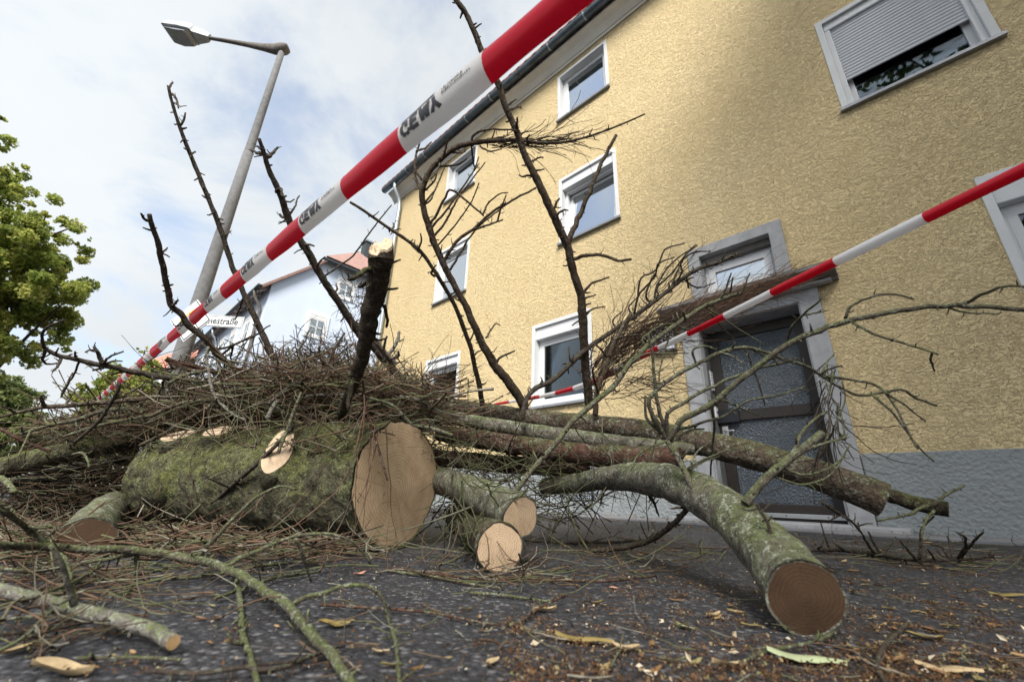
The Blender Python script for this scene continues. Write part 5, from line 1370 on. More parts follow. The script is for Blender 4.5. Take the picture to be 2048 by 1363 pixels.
for lab, w, q in [
    ('thin straight mossy stick lying alone on the asphalt at lower left', 10, [(155, 1316, .008), (260, 1314, .008), (362, 1318, .008)]),
    ('dark crooked twig beside the curled leaf at the bottom left', 12, [(300, 1340, .01), (400, 1345, .01), (480, 1335, .012), (560, 1335, .012), (650, 1300, .012)]),
    ('orange brown twig arcing across the asphalt below the short log', 8, [(640, 1208, .008), (740, 1215, .008), (850, 1222, .008), (940, 1240, .008), (1000, 1250, .006)]),
    ('straight orange twig pointing at the short log', 7, [(1035, 1248, .006), (1080, 1215, .008), (1130, 1190, .02)]),
    ('bright green straight twig lying below the short log', 8, [(940, 1185, .006), (1010, 1190, .006), (1095, 1202, .006)]),
    ('long green twig pair ending in a reddish tip right of the short log', 8, [(780, 1135, .008), (880, 1148, .008), (980, 1158, .008), (1080, 1156, .01), (1200, 1162, .012), (1312, 1150, .014)]),
    ('second green twig running just under the long green one', 7, [(775, 1140, .006), (850, 1150, .006), (930, 1165, .006), (1000, 1175, .006)]),
    ('curved brown forked twig at the lower right', 13, [(1770, 1363, .008), (1755, 1330, .01), (1770, 1290, .012), (1800, 1260, .012), (1815, 1245, .012)]),
    ('thin brown twig behind the pale green leaf', 9, [(1480, 1325, .008), (1540, 1300, .01), (1620, 1285, .012), (1675, 1262, .012)]),
    ('long thin twig lying along the foot of the logs', 7, [(1050, 1080, .01), (1150, 1085, .012), (1280, 1080, .012), (1400, 1070, .012)]),
    ('mossy twig flat on the ground before the big trunk', 9, [(300, 1160, .01), (420, 1150, .01), (520, 1130, .012), (640, 1120, .012)]),
    ('mossy twig bowing over the asphalt below the half buried log end', 10, [(-20, 1132, .05), (60, 1142, .04), (130, 1130, .03), (215, 1110, .03)]),
    ('mossy twig slanting across the left foreground stick', 9, [(-10, 1222, .03), (70, 1192, .05), (140, 1166, .05), (205, 1130, .03)]),
    ('thin green twig between the foreground stick and the long branch', 8, [(90, 1182, .012), (170, 1162, .012), (260, 1152, .012), (335, 1136, .012)]),
    ('short mossy twig right of the long foreground branch', 8, [(430, 1196, .01), (500, 1172, .012), (560, 1152, .012), (640, 1142, .01)]),
    ('bent green twig under the foreground stick at the left edge', 9, [(-10, 1305, .01), (50, 1272, .02), (90, 1232, .03), (132, 1202, .03)]),
    ('dark twig at the very left, low on the asphalt', 9, [(-20, 1270, .01), (100, 1255, .012), (230, 1222, .02)]),
    ('brown twig resting near the left foreground stick', 8, [(60, 1330, .008), (130, 1265, .012), (200, 1225, .02)]),
    ('short brown twig left of the yellow leaf', 8, [(500, 1330, .008), (600, 1318, .008), (690, 1290, .008)])]:
    mt = 'bark_red' if 'orange' in lab or 'reddish' in lab else ('bark_moss' if 'green' in lab or 'mossy' in lab else 'bark_dark')
    branch(lab, [(0, 0)], None, (w, w * 0.8), mt, [], world_pts=gpts(*q), seed=len(lab), nub=0.02, spurlen=0.4, name='loose_twig')
# ------------------------------------------------------------------ brush: too many twigs to count
def twig_field(base, dirs, length, r, K=6, curl=0.5, sides=3, droop=0.0, ground=True):
    N = len(base)
    base = np.asarray(base, float); d = np.asarray(dirs, float)
    d = d / (np.linalg.norm(d, axis=1)[:, None] + 1e-9)
    bendv = rng.normal(size=(N, 3)) * curl
    pts = [base]
    step = (length / K)[:, None]
    for k in range(K):
        dk = d + bendv * ((k + 0.5) / K) + rng.normal(size=(N, 3)) * 0.09
        dk[:, 2] -= droop * (k / K)
        dk /= np.linalg.norm(dk, axis=1)[:, None]
        pts.append(pts[-1] + dk * step)
    P = np.stack(pts, 1)                       # N, K+1, 3
    if ground:
        w = P[..., 0] * NV[0] + P[..., 1] * NV[1]
        gzz = np.interp(w, [2.0, 4.05, 4.7], [0.0, 0.05, 0.06]) + 0.006
        P[..., 2] = np.maximum(P[..., 2], gzz)
    T = np.gradient(P, axis=1); T /= np.linalg.norm(T, axis=2)[..., None] + 1e-9
    ref = rng.normal(size=(N, 1, 3))
    A = np.cross(T, ref); A /= np.linalg.norm(A, axis=2)[..., None] + 1e-9
    Bn = np.cross(T, A)
    taper = np.linspace(1.0, 0.5, K + 1)[None] * (1 + 0.22 * rng.normal(size=(N, K + 1)).clip(-1.5, 2))
    R = r[:, None] * taper
    an = np.linspace(0, 2 * math.pi, sides, endpoint=False)
    V = P[:, :, None] + R[:, :, None, None] * (np.cos(an)[None, None, :, None] * A[:, :, None] + np.sin(an)[None, None, :, None] * Bn[:, :, None])
    i = np.arange(N)[:, None, None] * (K + 1) * sides
    k = np.arange(K)[None, :, None] * sides
    j = np.arange(sides)[None, None, :]; j2 = (j + 1) % sides
    Fq = np.stack([i + k + j, i + k + j2, i + k + sides + j2, i + k + sides + j], -1).reshape(-1, 4)
    return V.reshape(-1, 3), Fq, P, (K + 1) * sides
def shoots(P, per, length, r, curl=0.8, sides=3, K=4, spread=0.8):
    """side shoots growing from given twigs"""
    N, K1, _ = P.shape
    n = int(N * per)
    ii = rng.integers(0, N, n); kk = rng.integers(1, K1 - 1, n)
    b = P[ii, kk]; d = P[ii, kk + 1] - P[ii, kk]; d /= np.linalg.norm(d, axis=1)[:, None] + 1e-9
    d = d + rng.normal(size=(n, 3)) * spread
    return twig_field(b, d, length * rng.uniform(0.4, 1.3, n), r * rng.uniform(0.7, 1.2, n), K, curl, sides)
def brush(name, label, parts, mat, cat='brushwood'):
    vs, fs, tn, off = [], [], [], 0
    for V, Fq, P, per in parts:
        vs.append(V); fs.append(Fq + off); off += len(V)
        tn.append(np.repeat(rng.random(len(V) // per), per))
    V = np.concatenate(vs); o_ = V[0].copy()
    me = raw_mesh(name, V - o_, np.concatenate(fs), True)
    tintattr(me, np.concatenate(tn))
    o = link(name, me, MATS[mat]); o.location = o_
    tag(o, label, cat, kind='stuff')
    return o
def in_poly(poly, n):
    poly = np.array(poly, float)
    lo, hi = poly.min(0), poly.max(0)
    out_ = []
    while len(out_) < n:
        q = rng.uniform(lo, hi, (n * 3, 2))
        x, y = q[:, 0], q[:, 1]
        ins = np.zeros(len(q), bool)
        j = len(poly) - 1
        for i in range(len(poly)):
            xi, yi = poly[i]; xj, yj = poly[j]
            c_ = ((yi > y) != (yj > y)) & (x < (xj - xi) * (y - yi) / (yj - yi + 1e-12) + xi)
            ins ^= c_; j = i
        out_.extend(q[ins].tolist())
    return np.array(out_[:n])
def heap(poly, n, dnear, thick, along=(-0.95, 0.32, 0.0), spread=0.7, vert=0.25, lmin=0.12, lmax=0.5, r=(0.0016, 0.0035), curl=0.6, K=6, droop=0.0):
    q = in_poly(poly, n)
    xs_, ds = zip(*dnear)
    dn = np.interp(q[:, 0], xs_, ds)
    dep = dn + thick * rng.random(n) ** 1.4
    base = np.array([at(x, y, d) for (x, y), d in zip(q, dep)])
    base[:, 2] = np.maximum(base[:, 2], 0.01)
    L_ = rng.uniform(lmin, lmax, n)
    sg = rng.choice([-1, 1], n)[:, None]
    dr = np.array(along)[None] * sg + rng.normal(size=(n, 3)) * spread * np.array([1, 1, vert])
    drn = dr / np.linalg.norm(dr, axis=1)[:, None]
    base = base - drn * L_[:, None] * 0.5
    return twig_field(base, dr, L_, rng.uniform(r[0], r[1], n), K, curl, 4, droop)

DN = [(0, 1.95), (280, 2.1), (400, 2.0), (600, 1.9), (800, 1.95), (900, 2.05)]
top_poly = [(60, 845), (200, 832), (300, 815), (360, 785), (430, 748), (520, 750), (600, 735), (680, 728), (760, 742), (830, 772), (890, 806), (905, 835), (860, 868), (800, 850), (700, 848), (600, 852), (500, 838), (420, 826), (300, 850), (180, 880), (60, 850)]
p1 = heap(top_poly, 1050, DN, 0.75, lmax=0.6, r=(0.002, 0.0045))
p1s = heap(top_poly, 150, DN, 0.5, lmin=0.3, lmax=0.9, r=(0.003, 0.007), spread=0.5, K=9)
p1b = heap(top_poly, 700, [(x, d + 0.1) for x, d in DN], 0.4, spread=1.0, vert=0.6, lmin=0.08, lmax=0.3, curl=1.0)
p1c = shoots(p1[2][:900], 1.2, 0.13, 0.0014)
brush('brush_heap', 'heap of brown and green spruce twigs piled over the big trunk', [p1, p1s, p1b, p1c], 'twig_mix')
p2 = heap(top_poly, 420, DN, 0.6, spread=0.55, lmin=0.15, lmax=0.6, r=(0.0013, 0.0028))
brush('brush_heap', 'layer of thin red brown twigs on top of the trunk heap', [p2, shoots(p2[2], 0.7, 0.1, 0.0011)], 'twig_red')
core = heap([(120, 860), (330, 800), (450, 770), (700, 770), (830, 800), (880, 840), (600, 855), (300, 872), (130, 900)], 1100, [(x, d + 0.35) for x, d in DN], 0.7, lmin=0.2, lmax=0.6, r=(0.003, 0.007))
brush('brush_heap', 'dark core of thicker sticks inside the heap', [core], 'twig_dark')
# twigs standing up out of the heap against the sky
edge = [(200, 826), (300, 808), (360, 778), (430, 742), (520, 745), (600, 728), (680, 722), (760, 735), (830, 765), (890, 800)]
def fringe(edge, n, d, up, L_, r, curl=0.8, lean=0.8):
    e_ = np.array(edge, float)
    seg = np.concatenate([[0], np.cumsum(np.linalg.norm(np.diff(e_, axis=0), axis=1))])
    t = rng.uniform(0, seg[-1], n)
    x = np.interp(t, seg, e_[:, 0]); y = np.interp(t, seg, e_[:, 1]) + rng.uniform(-4, 30, n)
    b = np.array([at(a_, b_, rng.uniform(*d)) for a_, b_ in zip(x, y)])
    dr = rng.normal(size=(n, 3)) * lean; dr[:, 2] = np.abs(dr[:, 2]) * 0.5 + up
    return twig_field(b, dr, rng.uniform(L_[0], L_[1], n), rng.uniform(r[0], r[1], n), 6, curl, 4)
f1 = fringe(edge, 230, (2.0, 2.7), 0.35, (0.05, 0.18), (0.0015, 0.003))
f2 = fringe([(430, 715), (520, 730), (600, 715), (700, 710)], 130, (2.2, 2.8), 0.4, (0.06, 0.18), (0.0015, 0.003), 1.6)
brush('twig_fringe', 'fringe of fine dark twig tips sticking up along the top of the heap', [f1, f2, shoots(f1[2], 1.6, 0.05, 0.0012), shoots(f2[2], 1.8, 0.06, 0.0012)], 'twig_dark')
# curly mass before the blue house
cq = in_poly([(560, 720), (590, 690), (640, 685), (690, 675), (720, 695), (725, 740), (560, 745)], 190)
cb = np.array([at(x, y, rng.uniform(2.3, 2.8)) for x, y in cq])
cdr = rng.normal(size=(190, 3)); cdr[:, 2] = np.abs(cdr[:, 2]) * 0.7
c1 = twig_field(cb, cdr, rng.uniform(0.08, 0.24, 190), rng.uniform(0.0015, 0.0028, 190), 8, 2.2, 4)
brush('curly_twigs', 'curly dark twig tangle in front of the blue house window', [c1, shoots(c1[2], 1.5, 0.05, 0.0013, 1.5)], 'twig_dark')
cq = in_poly([(688, 560), (712, 545), (738, 570), (735, 640), (705, 655), (690, 620)], 80)
cb = np.array([at(x, y, rng.uniform(2.4, 2.7)) for x, y in cq])
c2 = twig_field(cb, rng.normal(size=(80, 3)), rng.uniform(0.05, 0.16, 80), rng.uniform(0.0013, 0.0022, 80), 6, 1.5, 4)
brush('curly_twigs', 'small dry twig tuft left of the upright limb', [c2, shoots(c2[2], 1.5, 0.03, 0.0012, 1.2)], 'twig_dark')

# left flank and the strip before the trunk
lf = heap([(0, 945), (270, 905), (280, 960), (300, 1010), (250, 1050), (0, 1070)], 480, [(0, 1.95), (280, 2.2)], 0.4, spread=0.9, lmin=0.1, lmax=0.42)
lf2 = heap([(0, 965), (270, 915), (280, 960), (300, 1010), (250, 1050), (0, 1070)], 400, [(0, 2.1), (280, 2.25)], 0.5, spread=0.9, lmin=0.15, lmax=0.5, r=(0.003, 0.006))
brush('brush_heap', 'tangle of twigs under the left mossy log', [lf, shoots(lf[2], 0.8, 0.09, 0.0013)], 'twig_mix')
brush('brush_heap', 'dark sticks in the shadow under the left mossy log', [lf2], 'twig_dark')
def carpet(poly, n, lift, L_, r, spread=1.0, curl=0.5, K=6, along=(-0.9, 0.2, 0)):
    q = in_poly(poly, n)
    lf_ = rng.uniform(0.0, 1.0, n) ** 2 * lift + 0.006
    b = np.array([og(x, y, l) for (x, y), l in zip(q, lf_)])
    ln = rng.uniform(L_[0], L_[1], n)
    dr = np.array(along)[None] * rng.choice([-1, 1], n)[:, None] + rng.normal(size=(n, 3)) * spread * np.array([1, 1, 0.12])
    b = b - dr / np.linalg.norm(dr, axis=1)[:, None] * ln[:, None] * 0.5
    return twig_field(b, dr, ln, rng.uniform(r[0], r[1], n), K, curl, 4)
k1 = carpet([(0, 1040), (200, 1030), (420, 1040), (640, 1075), (760, 1090), (700, 1108), (480, 1106), (300, 1092), (235, 1070), (225, 1045), (120, 1050), (110, 1095), (0, 1120)], 760, 0.07, (0.08, 0.36), (0.0016, 0.0036))
k1b = carpet([(0, 1050), (200, 1040), (420, 1050), (640, 1085), (700, 1100), (480, 1110), (300, 1090), (230, 1060), (120, 1050), (110, 1095), (0, 1110)], 170, 0.06, (0.12, 0.5), (0.0016, 0.0032))
brush('twig_carpet', 'carpet of fallen twigs on the asphalt in front of the big trunk', [k1, shoots(k1[2], 0.5, 0.06, 0.0013)], 'twig_mix')
brush('twig_carpet', 'long red brown twigs lying before the trunk', [k1b], 'twig_red')
k2 = carpet([(0, 1120), (260, 1115), (420, 1125), (380, 1150), (200, 1170), (0, 1220)], 70, 0.04, (0.08, 0.25), (0.0012, 0.0026))
k3 = carpet([(700, 1090), (960, 1100), (1450, 1060), (1480, 1110), (1300, 1150), (1000, 1170), (760, 1140)], 190, 0.03, (0.06, 0.26), (0.0013, 0.003), curl=0.9)
k4 = carpet([(1450, 1080), (2048, 1090), (2048, 1150), (1700, 1130)], 110, 0.03, (0.08, 0.35), (0.0015, 0.003))
k6 = carpet([(0, 1120), (500, 1120), (620, 1160), (420, 1200), (0, 1330)], 90, 0.04, (0.05, 0.22), (0.0008, 0.0018), curl=1.0)
k5 = carpet([(700, 1150), (2048, 1150), (2048, 1363), (500, 1363)], 130, 0.008, (0.02, 0.10), (0.0008, 0.0018))
brush('twig_carpet', 'loose green and brown twigs scattered over the open asphalt', [k2, k3, k4, k5, k6, shoots(k6[2], 1.0, 0.04, 0.0008), shoots(k3[2], 0.8, 0.05, 0.001)], 'twig_mix')
# tangle behind the cut log ends
zr = [(870, 862), (1000, 868), (1180, 890), (1340, 905), (1300, 945), (1200, 985), (1190, 1040), (1060, 1045), (960, 1070), (880, 1040), (870, 950)]
z1 = heap(zr, 260, [(870, 1.75), (1340, 1.65)], 0.8, along=(0.7, 0.3, -0.25), spread=1.1, vert=0.9, lmin=0.12, lmax=0.5, r=(0.0014, 0.003))
brush('brush_tangle', 'green twig tangle behind the two round cut log ends', [z1, shoots(z1[2], 0.6, 0.09, 0.0013)], 'twig_green')
z2 = heap(zr, 230, [(870, 2.0), (1340, 1.9)], 0.8, along=(0.9, 0.1, 0), spread=1.0, vert=0.7, lmin=0.15, lmax=0.5, r=(0.0018, 0.005))
brush('brush_tangle', 'dark twigs deep in the gap below the long log', [z2, shoots(z2[2], 0.8, 0.10, 0.0016)], 'twig_dark')
dv = in_poly([(880, 900), (960, 940), (1010, 1010), (930, 1060), (890, 1040)], 30)
dvb = np.array([at(x, y, rng.uniform(1.35, 1.6)) for x, y in dv])
z3 = twig_field(dvb, np.array([0.3, 0, -1.0]) + rng.normal(size=(30, 3)) * 0.5, rng.uniform(0.12, 0.34, 30), rng.uniform(0.0022, 0.004, 30), 7, 0.9, 4)
brush('hanging_twigs', 'green twigs drooping between the big cut face and the grey green log', [z3], 'twig_green')
# red twigs drooping over the big cut face
dv = np.array([at(x, y, d) for x, y, d in ((745, 850, 1.62), (752, 845, 1.6), (760, 850, 1.62), (735, 800, 1.6), (770, 820, 1.62), (728, 790, 1.6))])
z4 = twig_field(dv, np.array([[0.12, -0.1, -1], [0.2, -0.05, -1], [0.05, 0, -1], [0.05, -0.1, -1], [0.16, 0, -1], [0.1, 0, -1]], float), np.array([0.42, 0.5, 0.3, 0.45, 0.5, 0.35]), np.full(6, 0.0022), 9, 0.25, 5)
brush('hanging_twigs', 'few reddish twigs hanging down across the big cut face', [z4, shoots(z4[2], 3, 0.03, 0.0012)], 'twig_red')
# thin twigs lying over the trunk's flank
NFL = 190
fl = in_poly([(280, 890), (420, 850), (560, 845), (720, 845), (720, 900), (560, 945), (430, 935), (300, 940)], NFL)
flb = np.array([at(x, y, np.interp(x, [300, 700], [2.02, 1.58])) for x, y in fl])
z5 = twig_field(flb, np.array([0.25, -0.08, 0.5]) + rng.normal(size=(NFL, 3)) * np.array([0.8, 0.12, 0.5]), rng.uniform(0.06, 0.34, NFL), rng.uniform(0.0014, 0.003, NFL), 6, 0.45, 4)
brush('loose_twigs', 'scattered twigs leaning on the flank of the big trunk', [z5, shoots(z5[2], 1.0, 0.05, 0.0012)], 'twig_mix')

def bundle(guide, d, n, spread, L_, r, K=9, curl=0.25, start=(0.0, 0.75), dsp=0.10, jit=0.18):
    g = catmull(np.array([at(x, y, dd_) for (x, y), dd_ in zip(guide, np.linspace(d[0], d[1], len(guide)))]), 60)
    cum = np.concatenate([[0], np.cumsum(np.linalg.norm(np.diff(g, axis=0), axis=1))])
    t = rng.uniform(start[0], start[1], n) * cum[-1]
    b = np.stack([np.interp(t, cum, g[:, k]) for k in range(3)], 1)
    e_ = np.stack([np.interp(np.minimum(t + 0.25, cum[-1]), cum, g[:, k]) for k in range(3)], 1) - b
    e_ /= np.linalg.norm(e_, axis=1)[:, None] + 1e-9
    dm = (d[0] + d[1]) / 2
    sp = spread * dm / F_PX
    b = b + rng.normal(size=(n, 3)) * sp * np.array([0.6, 1.0, 0.8])
    dr = e_ + rng.normal(size=(n, 3)) * jit
    return twig_field(b, dr, rng.uniform(L_[0], L_[1], n), rng.uniform(r[0], r[1], n), K, curl, 4)
h1 = bundle([(1185, 750), (1230, 705), (1290, 668), (1350, 648), (1420, 620), (1500, 592), (1570, 565), (1650, 530)], (2.5, 3.55), 560, 17, (0.25, 0.75), (0.0014, 0.0030), jit=0.13)
brush('twig_bundle', 'dense bundle of red brown twigs lying over the door hood', [h1, shoots(h1[2], 1.2, 0.06, 0.0012)], 'twig_red')
h2 = bundle([(1170, 800), (1200, 740), (1250, 690), (1320, 660), (1400, 640)], (2.3, 2.8), 110, 20, (0.2, 0.6), (0.0015, 0.003), curl=0.6, jit=0.3)
h3 = bundle([(1180, 770), (1240, 660), (1300, 600), (1370, 530), (1420, 500)], (2.4, 2.8), 60, 12, (0.15, 0.45), (0.0014, 0.0026), curl=0.7, jit=0.3)
h4 = bundle([(1180, 800), (1240, 780), (1300, 770), (1380, 770)], (2.2, 2.3), 55, 24, (0.15, 0.4), (0.0013, 0.0026), curl=0.7, jit=0.4)
brush('twig_bundle', 'dark spray of twigs between the ground floor window and the door', [h2, h3, h4, shoots(h2[2], 1.5, 0.06, 0.0012), shoots(h3[2], 1.5, 0.05, 0.0012)], 'twig_dark')
h5 = bundle([(965, 286), (1010, 284), (1060, 284), (1120, 282), (1200, 272)], (2.2, 2.2), 62, 5, (0.12, 0.42), (0.0015, 0.003), curl=0.55, jit=0.12, start=(0.0, 0.6))
brush('twig_bundle', 'broom of fine dark twigs at the tip of the arching branch', [h5, shoots(h5[2], 2.0, 0.05, 0.0014)], 'twig_dark')
h6 = bundle([(1668, 720), (1660, 780), (1664, 840), (1650, 900), (1640, 960)], (1.4, 1.35), 34, 13, (0.12, 0.34), (0.0012, 0.0024), curl=0.9, jit=0.3)
brush('hanging_twigs', 'thin dark twigs dangling along the right door jamb', [h6, shoots(h6[2], 1.0, 0.05, 0.0011)], 'twig_dark')
h7 = bundle([(790, 800), (840, 790), (880, 790), (930, 770)], (2.3, 2.6), 120, 16, (0.1, 0.4), (0.0014, 0.0028), curl=0.6, jit=0.5)
brush('twig_bundle', 'twigs at the right end of the heap beside the left ground floor window', [h7, shoots(h7[2], 1.2, 0.06, 0.0012)], 'twig_dark')
h8 = bundle([(250, 760), (330, 740), (420, 720), (520, 700)], (2.1, 2.3), 60, 10, (0.08, 0.3), (0.0014, 0.0026), curl=0.8, jit=0.5)
brush('twig_bundle', 'sparse twigs around the foot of the lamp post', [h8, shoots(h8[2], 1.2, 0.05, 0.0012)], 'twig_dark')

# ------------------------------------------------------------------ barrier tapes
STROKES = {  # u, v pairs in a unit cell, v up; drawn as seen on this side of the band
    'g': [((0.95, 0.30), (0.80, 0.06)), ((0.80, 0.06), (0.50, 0.0)), ((0.50, 0.0), (0.18, 0.12)), ((0.18, 0.12), (0.05, 0.45)), ((0.05, 0.45), (0.14, 0.85)), ((0.14, 0.85), (0.45, 1.0)), ((0.62, 1.0), (0.66, 0.50))],
    'e': [((0.12, 0.0), (0.12, 1.0)), ((0.12, 0.06), (0.85, 0.06)), ((0.12, 0.5), (0.75, 0.5)), ((0.12, 0.94), (0.85, 0.94))],
    'w': [((0.10, 1.0), (0.28, 0.0)), ((0.28, 0.0), (0.50, 0.75)), ((0.45, 0.75), (0.80, 0.0)), ((0.62, 0.9), (0.80, 0.0)), ((0.80, 0.0), (1.0, 1.0))],
    'y': [((0.45, 1.0), (0.55, 0.55)), ((0.55, 0.55), (0.20, 0.0)), ((0.55, 0.55), (1.0, 0.0))]}
def tape(label, axis_pts, d, widths, nb, first_red, arc, printed, fine=(), name='barrier_tape', twist=None, seg=10, t0=0.0):
    """axis_pts: world polyline of band boundaries; each band is a part"""
    root = empty(name, tuple(axis_pts[0]))
    tag(root, label, 'barrier tape', 'red and white barrier tapes')
    o0 = np.asarray(axis_pts[0], float)
    Np = len(axis_pts)
    fine = catmull(axis_pts, (Np - 1) * seg + 1)
    # keep boundaries exact
    us = np.linspace(0, Np - 1, len(fine))
    fine = np.stack([np.interp(us, np.arange(Np), np.asarray(axis_pts)[:, k]) for k in range(3)], 1)
    W = np.interp(us, np.linspace(0, Np - 1, len(widths)), widths) * (1 + 0.035 * np.sin(us * 1.7 + 1) + 0.02 * np.sin(us * 4.3))
    T = np.gradient(fine, axis=0); T /= np.linalg.norm(T, axis=1)[:, None]
    up0 = np.array([0, 0, 1.0])
    S_ = up0 - T * (T @ up0)[:, None]; S_ /= np.linalg.norm(S_, axis=1)[:, None]       # across the tape, upwards
    Nn = np.cross(T, S_)
    # face the street side
    sgn = np.sign(np.sum(Nn * (CP - fine), 1).mean())
    Nn *= sgn
    tw_ = np.interp(us, np.linspace(0, Np - 1, len(twist)), twist) if twist else np.zeros(len(us))
    tw_ = tw_ + 0.05 * np.sin(us * 2.3) + 0.03 * np.sin(us * 5.9 + 1)
    S2 = S_ * np.cos(tw_)[:, None] + Nn * np.sin(tw_)[:, None]
    N2 = -S_ * np.sin(tw_)[:, None] + Nn * np.cos(tw_)[:, None]
    def pt(u, v, off=0.0):
        """u in bands, v -1..1 across"""
        c_ = np.array([np.interp(u, us, fine[:, k]) for k in range(3)])
        s_ = np.array([np.interp(u, us, S2[:, k]) for k in range(3)])
        n_ = np.array([np.interp(u, us, N2[:, k]) for k in range(3)])
        w = np.interp(u, us, W)
        r_ = w / 2 / math.sin(arc / 2)
        a_ = v * arc / 2
        return c_ + s_ * (r_ + off) * math.sin(a_) + n_ * ((r_ + off) * math.cos(a_) - r_ * math.cos(arc / 2)) - o0
    NV_ = 11
    for b in range(Np - 1):
        g = [[pt(b + i / seg, -1 + 2 * j / (NV_ - 1)) for j in range(NV_)] for i in range(seg + 1)]
        V = np.array(g).reshape(-1, 3)
        Fs = [(i * NV_ + j, i * NV_ + j + 1, (i + 1) * NV_ + j + 1, (i + 1) * NV_ + j) for i in range(seg) for j in range(NV_ - 1)]
        red = (b % 2 == 0) == first_red
        bo = link('red_band' if red else 'white_band', raw_mesh('band', V, Fs), MATS['tape_red' if red else 'tape_white'], root)
        if not red and (b in printed or b in fine):
            a = Acc()
            def stroke(p, q, w, n=5):
                p, q = np.array(p), np.array(q)
                t = (q - p); asp = 0.42            # one band is longer than the tape is wide
                t_ = np.array([t[0] / asp * 1.0, t[1]]); nn = np.array([-t_[1], t_[0]]); nn /= np.linalg.norm(nn) + 1e-9
                nn = np.array([nn[0] * asp * 0.5, nn[1]]) * w
                vv = []
                for i in range(n + 1):
                    c_ = p + t * i / n
                    for s_ in (-1, 0, 1):
                        x = c_ + nn * s_
                        vv.append(pt(b + 1 - x[0], x[1], 0.0012))
                a.add(vv, [(i * 3 + k, i * 3 + k + 1, (i + 1) * 3 + k + 1, (i + 1) * 3 + k) for i in range(n) for k in range(2)])
            # big letters: x 0.07..0.52 of the band from its far end, v 0.42..-0.12
            for k, ch in enumerate('gewy' if b in printed else ''):
                for (a0, b0), (a1, b1) in STROKES[ch]:
                    m = lambda u_, v_: (0.05 + k * 0.125 + u_ * 0.118, -0.30 + v_ * 0.70)
                    stroke(m(a0, b0), m(a1, b1), 0.10)
            for k in range(26 if b in printed else 0):      # bars printed along the upper edge
                x = 0.05 + k * 0.0165
                stroke((x, 0.55), (x, 0.92), 0.05 if k % 3 else 0.09, 3)
            for row, (v0, nch) in enumerate(((0.42, 11), (0.22, 15)) if b in printed else ((-0.45, 18), (-0.62, 18))):      # two lines of fine print
                for k in range(nch):
                    x = (0.585 if b in printed else 0.2) + k * 0.021
                    h_ = random.choice([0.06, 0.09, 0.12])
                    stroke((x, v0 - 0.06), (x + 0.004, v0 - 0.06 + h_), 0.03, 2)
                    if random.random() < 0.6:
                        stroke((x, v0 - 0.03), (x + 0.013, v0 - 0.02), 0.025, 2)
            tag(mk_local('print', a, MATS['print_ink'], bo), kind='stuff')
    return root
def mk_local(name, a, mat, parent):
    return link(name, raw_mesh(name, np.concatenate(a.v), a.f, False), mat, parent)

def proj_line(x0, y0, x1, y1, C_, d0, ks):
    """points along a straight tape: pixel of k=0, vanishing pixel, depth growth per band"""
    out_ = []
    for k in ks:
        t = C_ * k / (1 + C_ * k)
        out_.append(at(x0 + (x1 - x0) * t, y0 + (y1 - y0) * t, d0 * (1 + C_ * k)))
    return np.array(out_)
ks = np.arange(-3, 26)
T1 = proj_line(978, 134, 55, 918, 0.222, 0.78, ks)
tape('wide red and white barrier tape stretched diagonally overhead, nearest to us', T1, None, [0.070, 0.072, 0.074, 0.074, 0.07], len(ks), True, math.radians(115), printed={b for b in range(len(T1)) if b < 15}, twist=[0.35, 0.3, 0.25])
T2 = list(proj_line(1855, 435, 808, 944, 0.208, 1.16, np.arange(-3, 7)))
for x, y, d_ in ((1232, 741, 2.72), (1188, 762, 2.98), (1150, 775, 3.25), (1114, 785, 3.5), (1082, 792, 3.8), (1050, 798, 4.1), (1020, 803, 4.4), (990, 808, 4.7)):
    T2.append(at(x, y, d_))
tape('narrow rolled barrier tape running past the door to the lower window', np.array(T2), None, [0.034, 0.031, 0.029, 0.036, 0.034, 0.028], len(T2), True, math.radians(210), printed=set(), fine={3, 5}, twist=[0.2, 0.0, 0.3, 0.6, 0.3])

# ------------------------------------------------------------------ litter and leaves
def bits(q, size, lift=0.003, stand=0.5):
    n = len(q)
    pos = np.array([og(x, y, lift) for x, y in q])
    w = pos[:, 0] * NV[0] + pos[:, 1] * NV[1]
    pos[:, 2] += np.interp(w, [2.0, 4.05, 4.7], [0.0, 0.05, 0.06])
    return bits_at(pos, size, stand)
def bits_at(pos, size, stand=0.5):
    n = len(pos)
    nrm = rng.normal(size=(n, 3)) * stand + np.array([0, 0, 1.0]); nrm /= np.linalg.norm(nrm, axis=1)[:, None]
    t1 = np.cross(nrm, rng.normal(size=(n, 3))); t1 /= np.linalg.norm(t1, axis=1)[:, None]
    t2 = np.cross(nrm, t1)
    s_ = rng.uniform(size[0], size[1], n) * rng.choice([0.6, 1, 1, 1.7], n)
    asp = rng.uniform(0.3, 0.9, n)
    a, b = t1 * s_[:, None] / 2, t2 * (s_ * asp)[:, None] / 2
    lift = np.abs(a[:, 2]) + np.abs(b[:, 2])
    pos = pos + np.array([0, 0, 1.0]) * lift[:, None]
    c_ = nrm * s_[:, None] * 0.12
    V = np.stack([pos - a, pos + b + c_, pos + a, pos - b + c_], 1).reshape(-1, 3)
    return V, np.arange(n * 4).reshape(n, 4)
def litter(name, label, parts, mat, cat, lo=0.0, hi=1.0):
    off = 0; vs = []; fs = []
    for V, f in parts:
        vs.append(V); fs.append(f + off); off += len(V)
    V = np.concatenate(vs); o_ = V[0].copy()
    me = raw_mesh(name, V - o_, np.concatenate(fs), False)
    tintattr(me, np.repeat(rng.uniform(lo, hi, len(V) // 4), 4))
    o = link(name, me, MATS[mat]); o.location = o_
    return tag(o, label, cat, kind='stuff')
right = [(1250, 1080), (2048, 1085), (2060, 1363), (1500, 1380), (1000, 1380), (1000, 1230), (1200, 1150)]
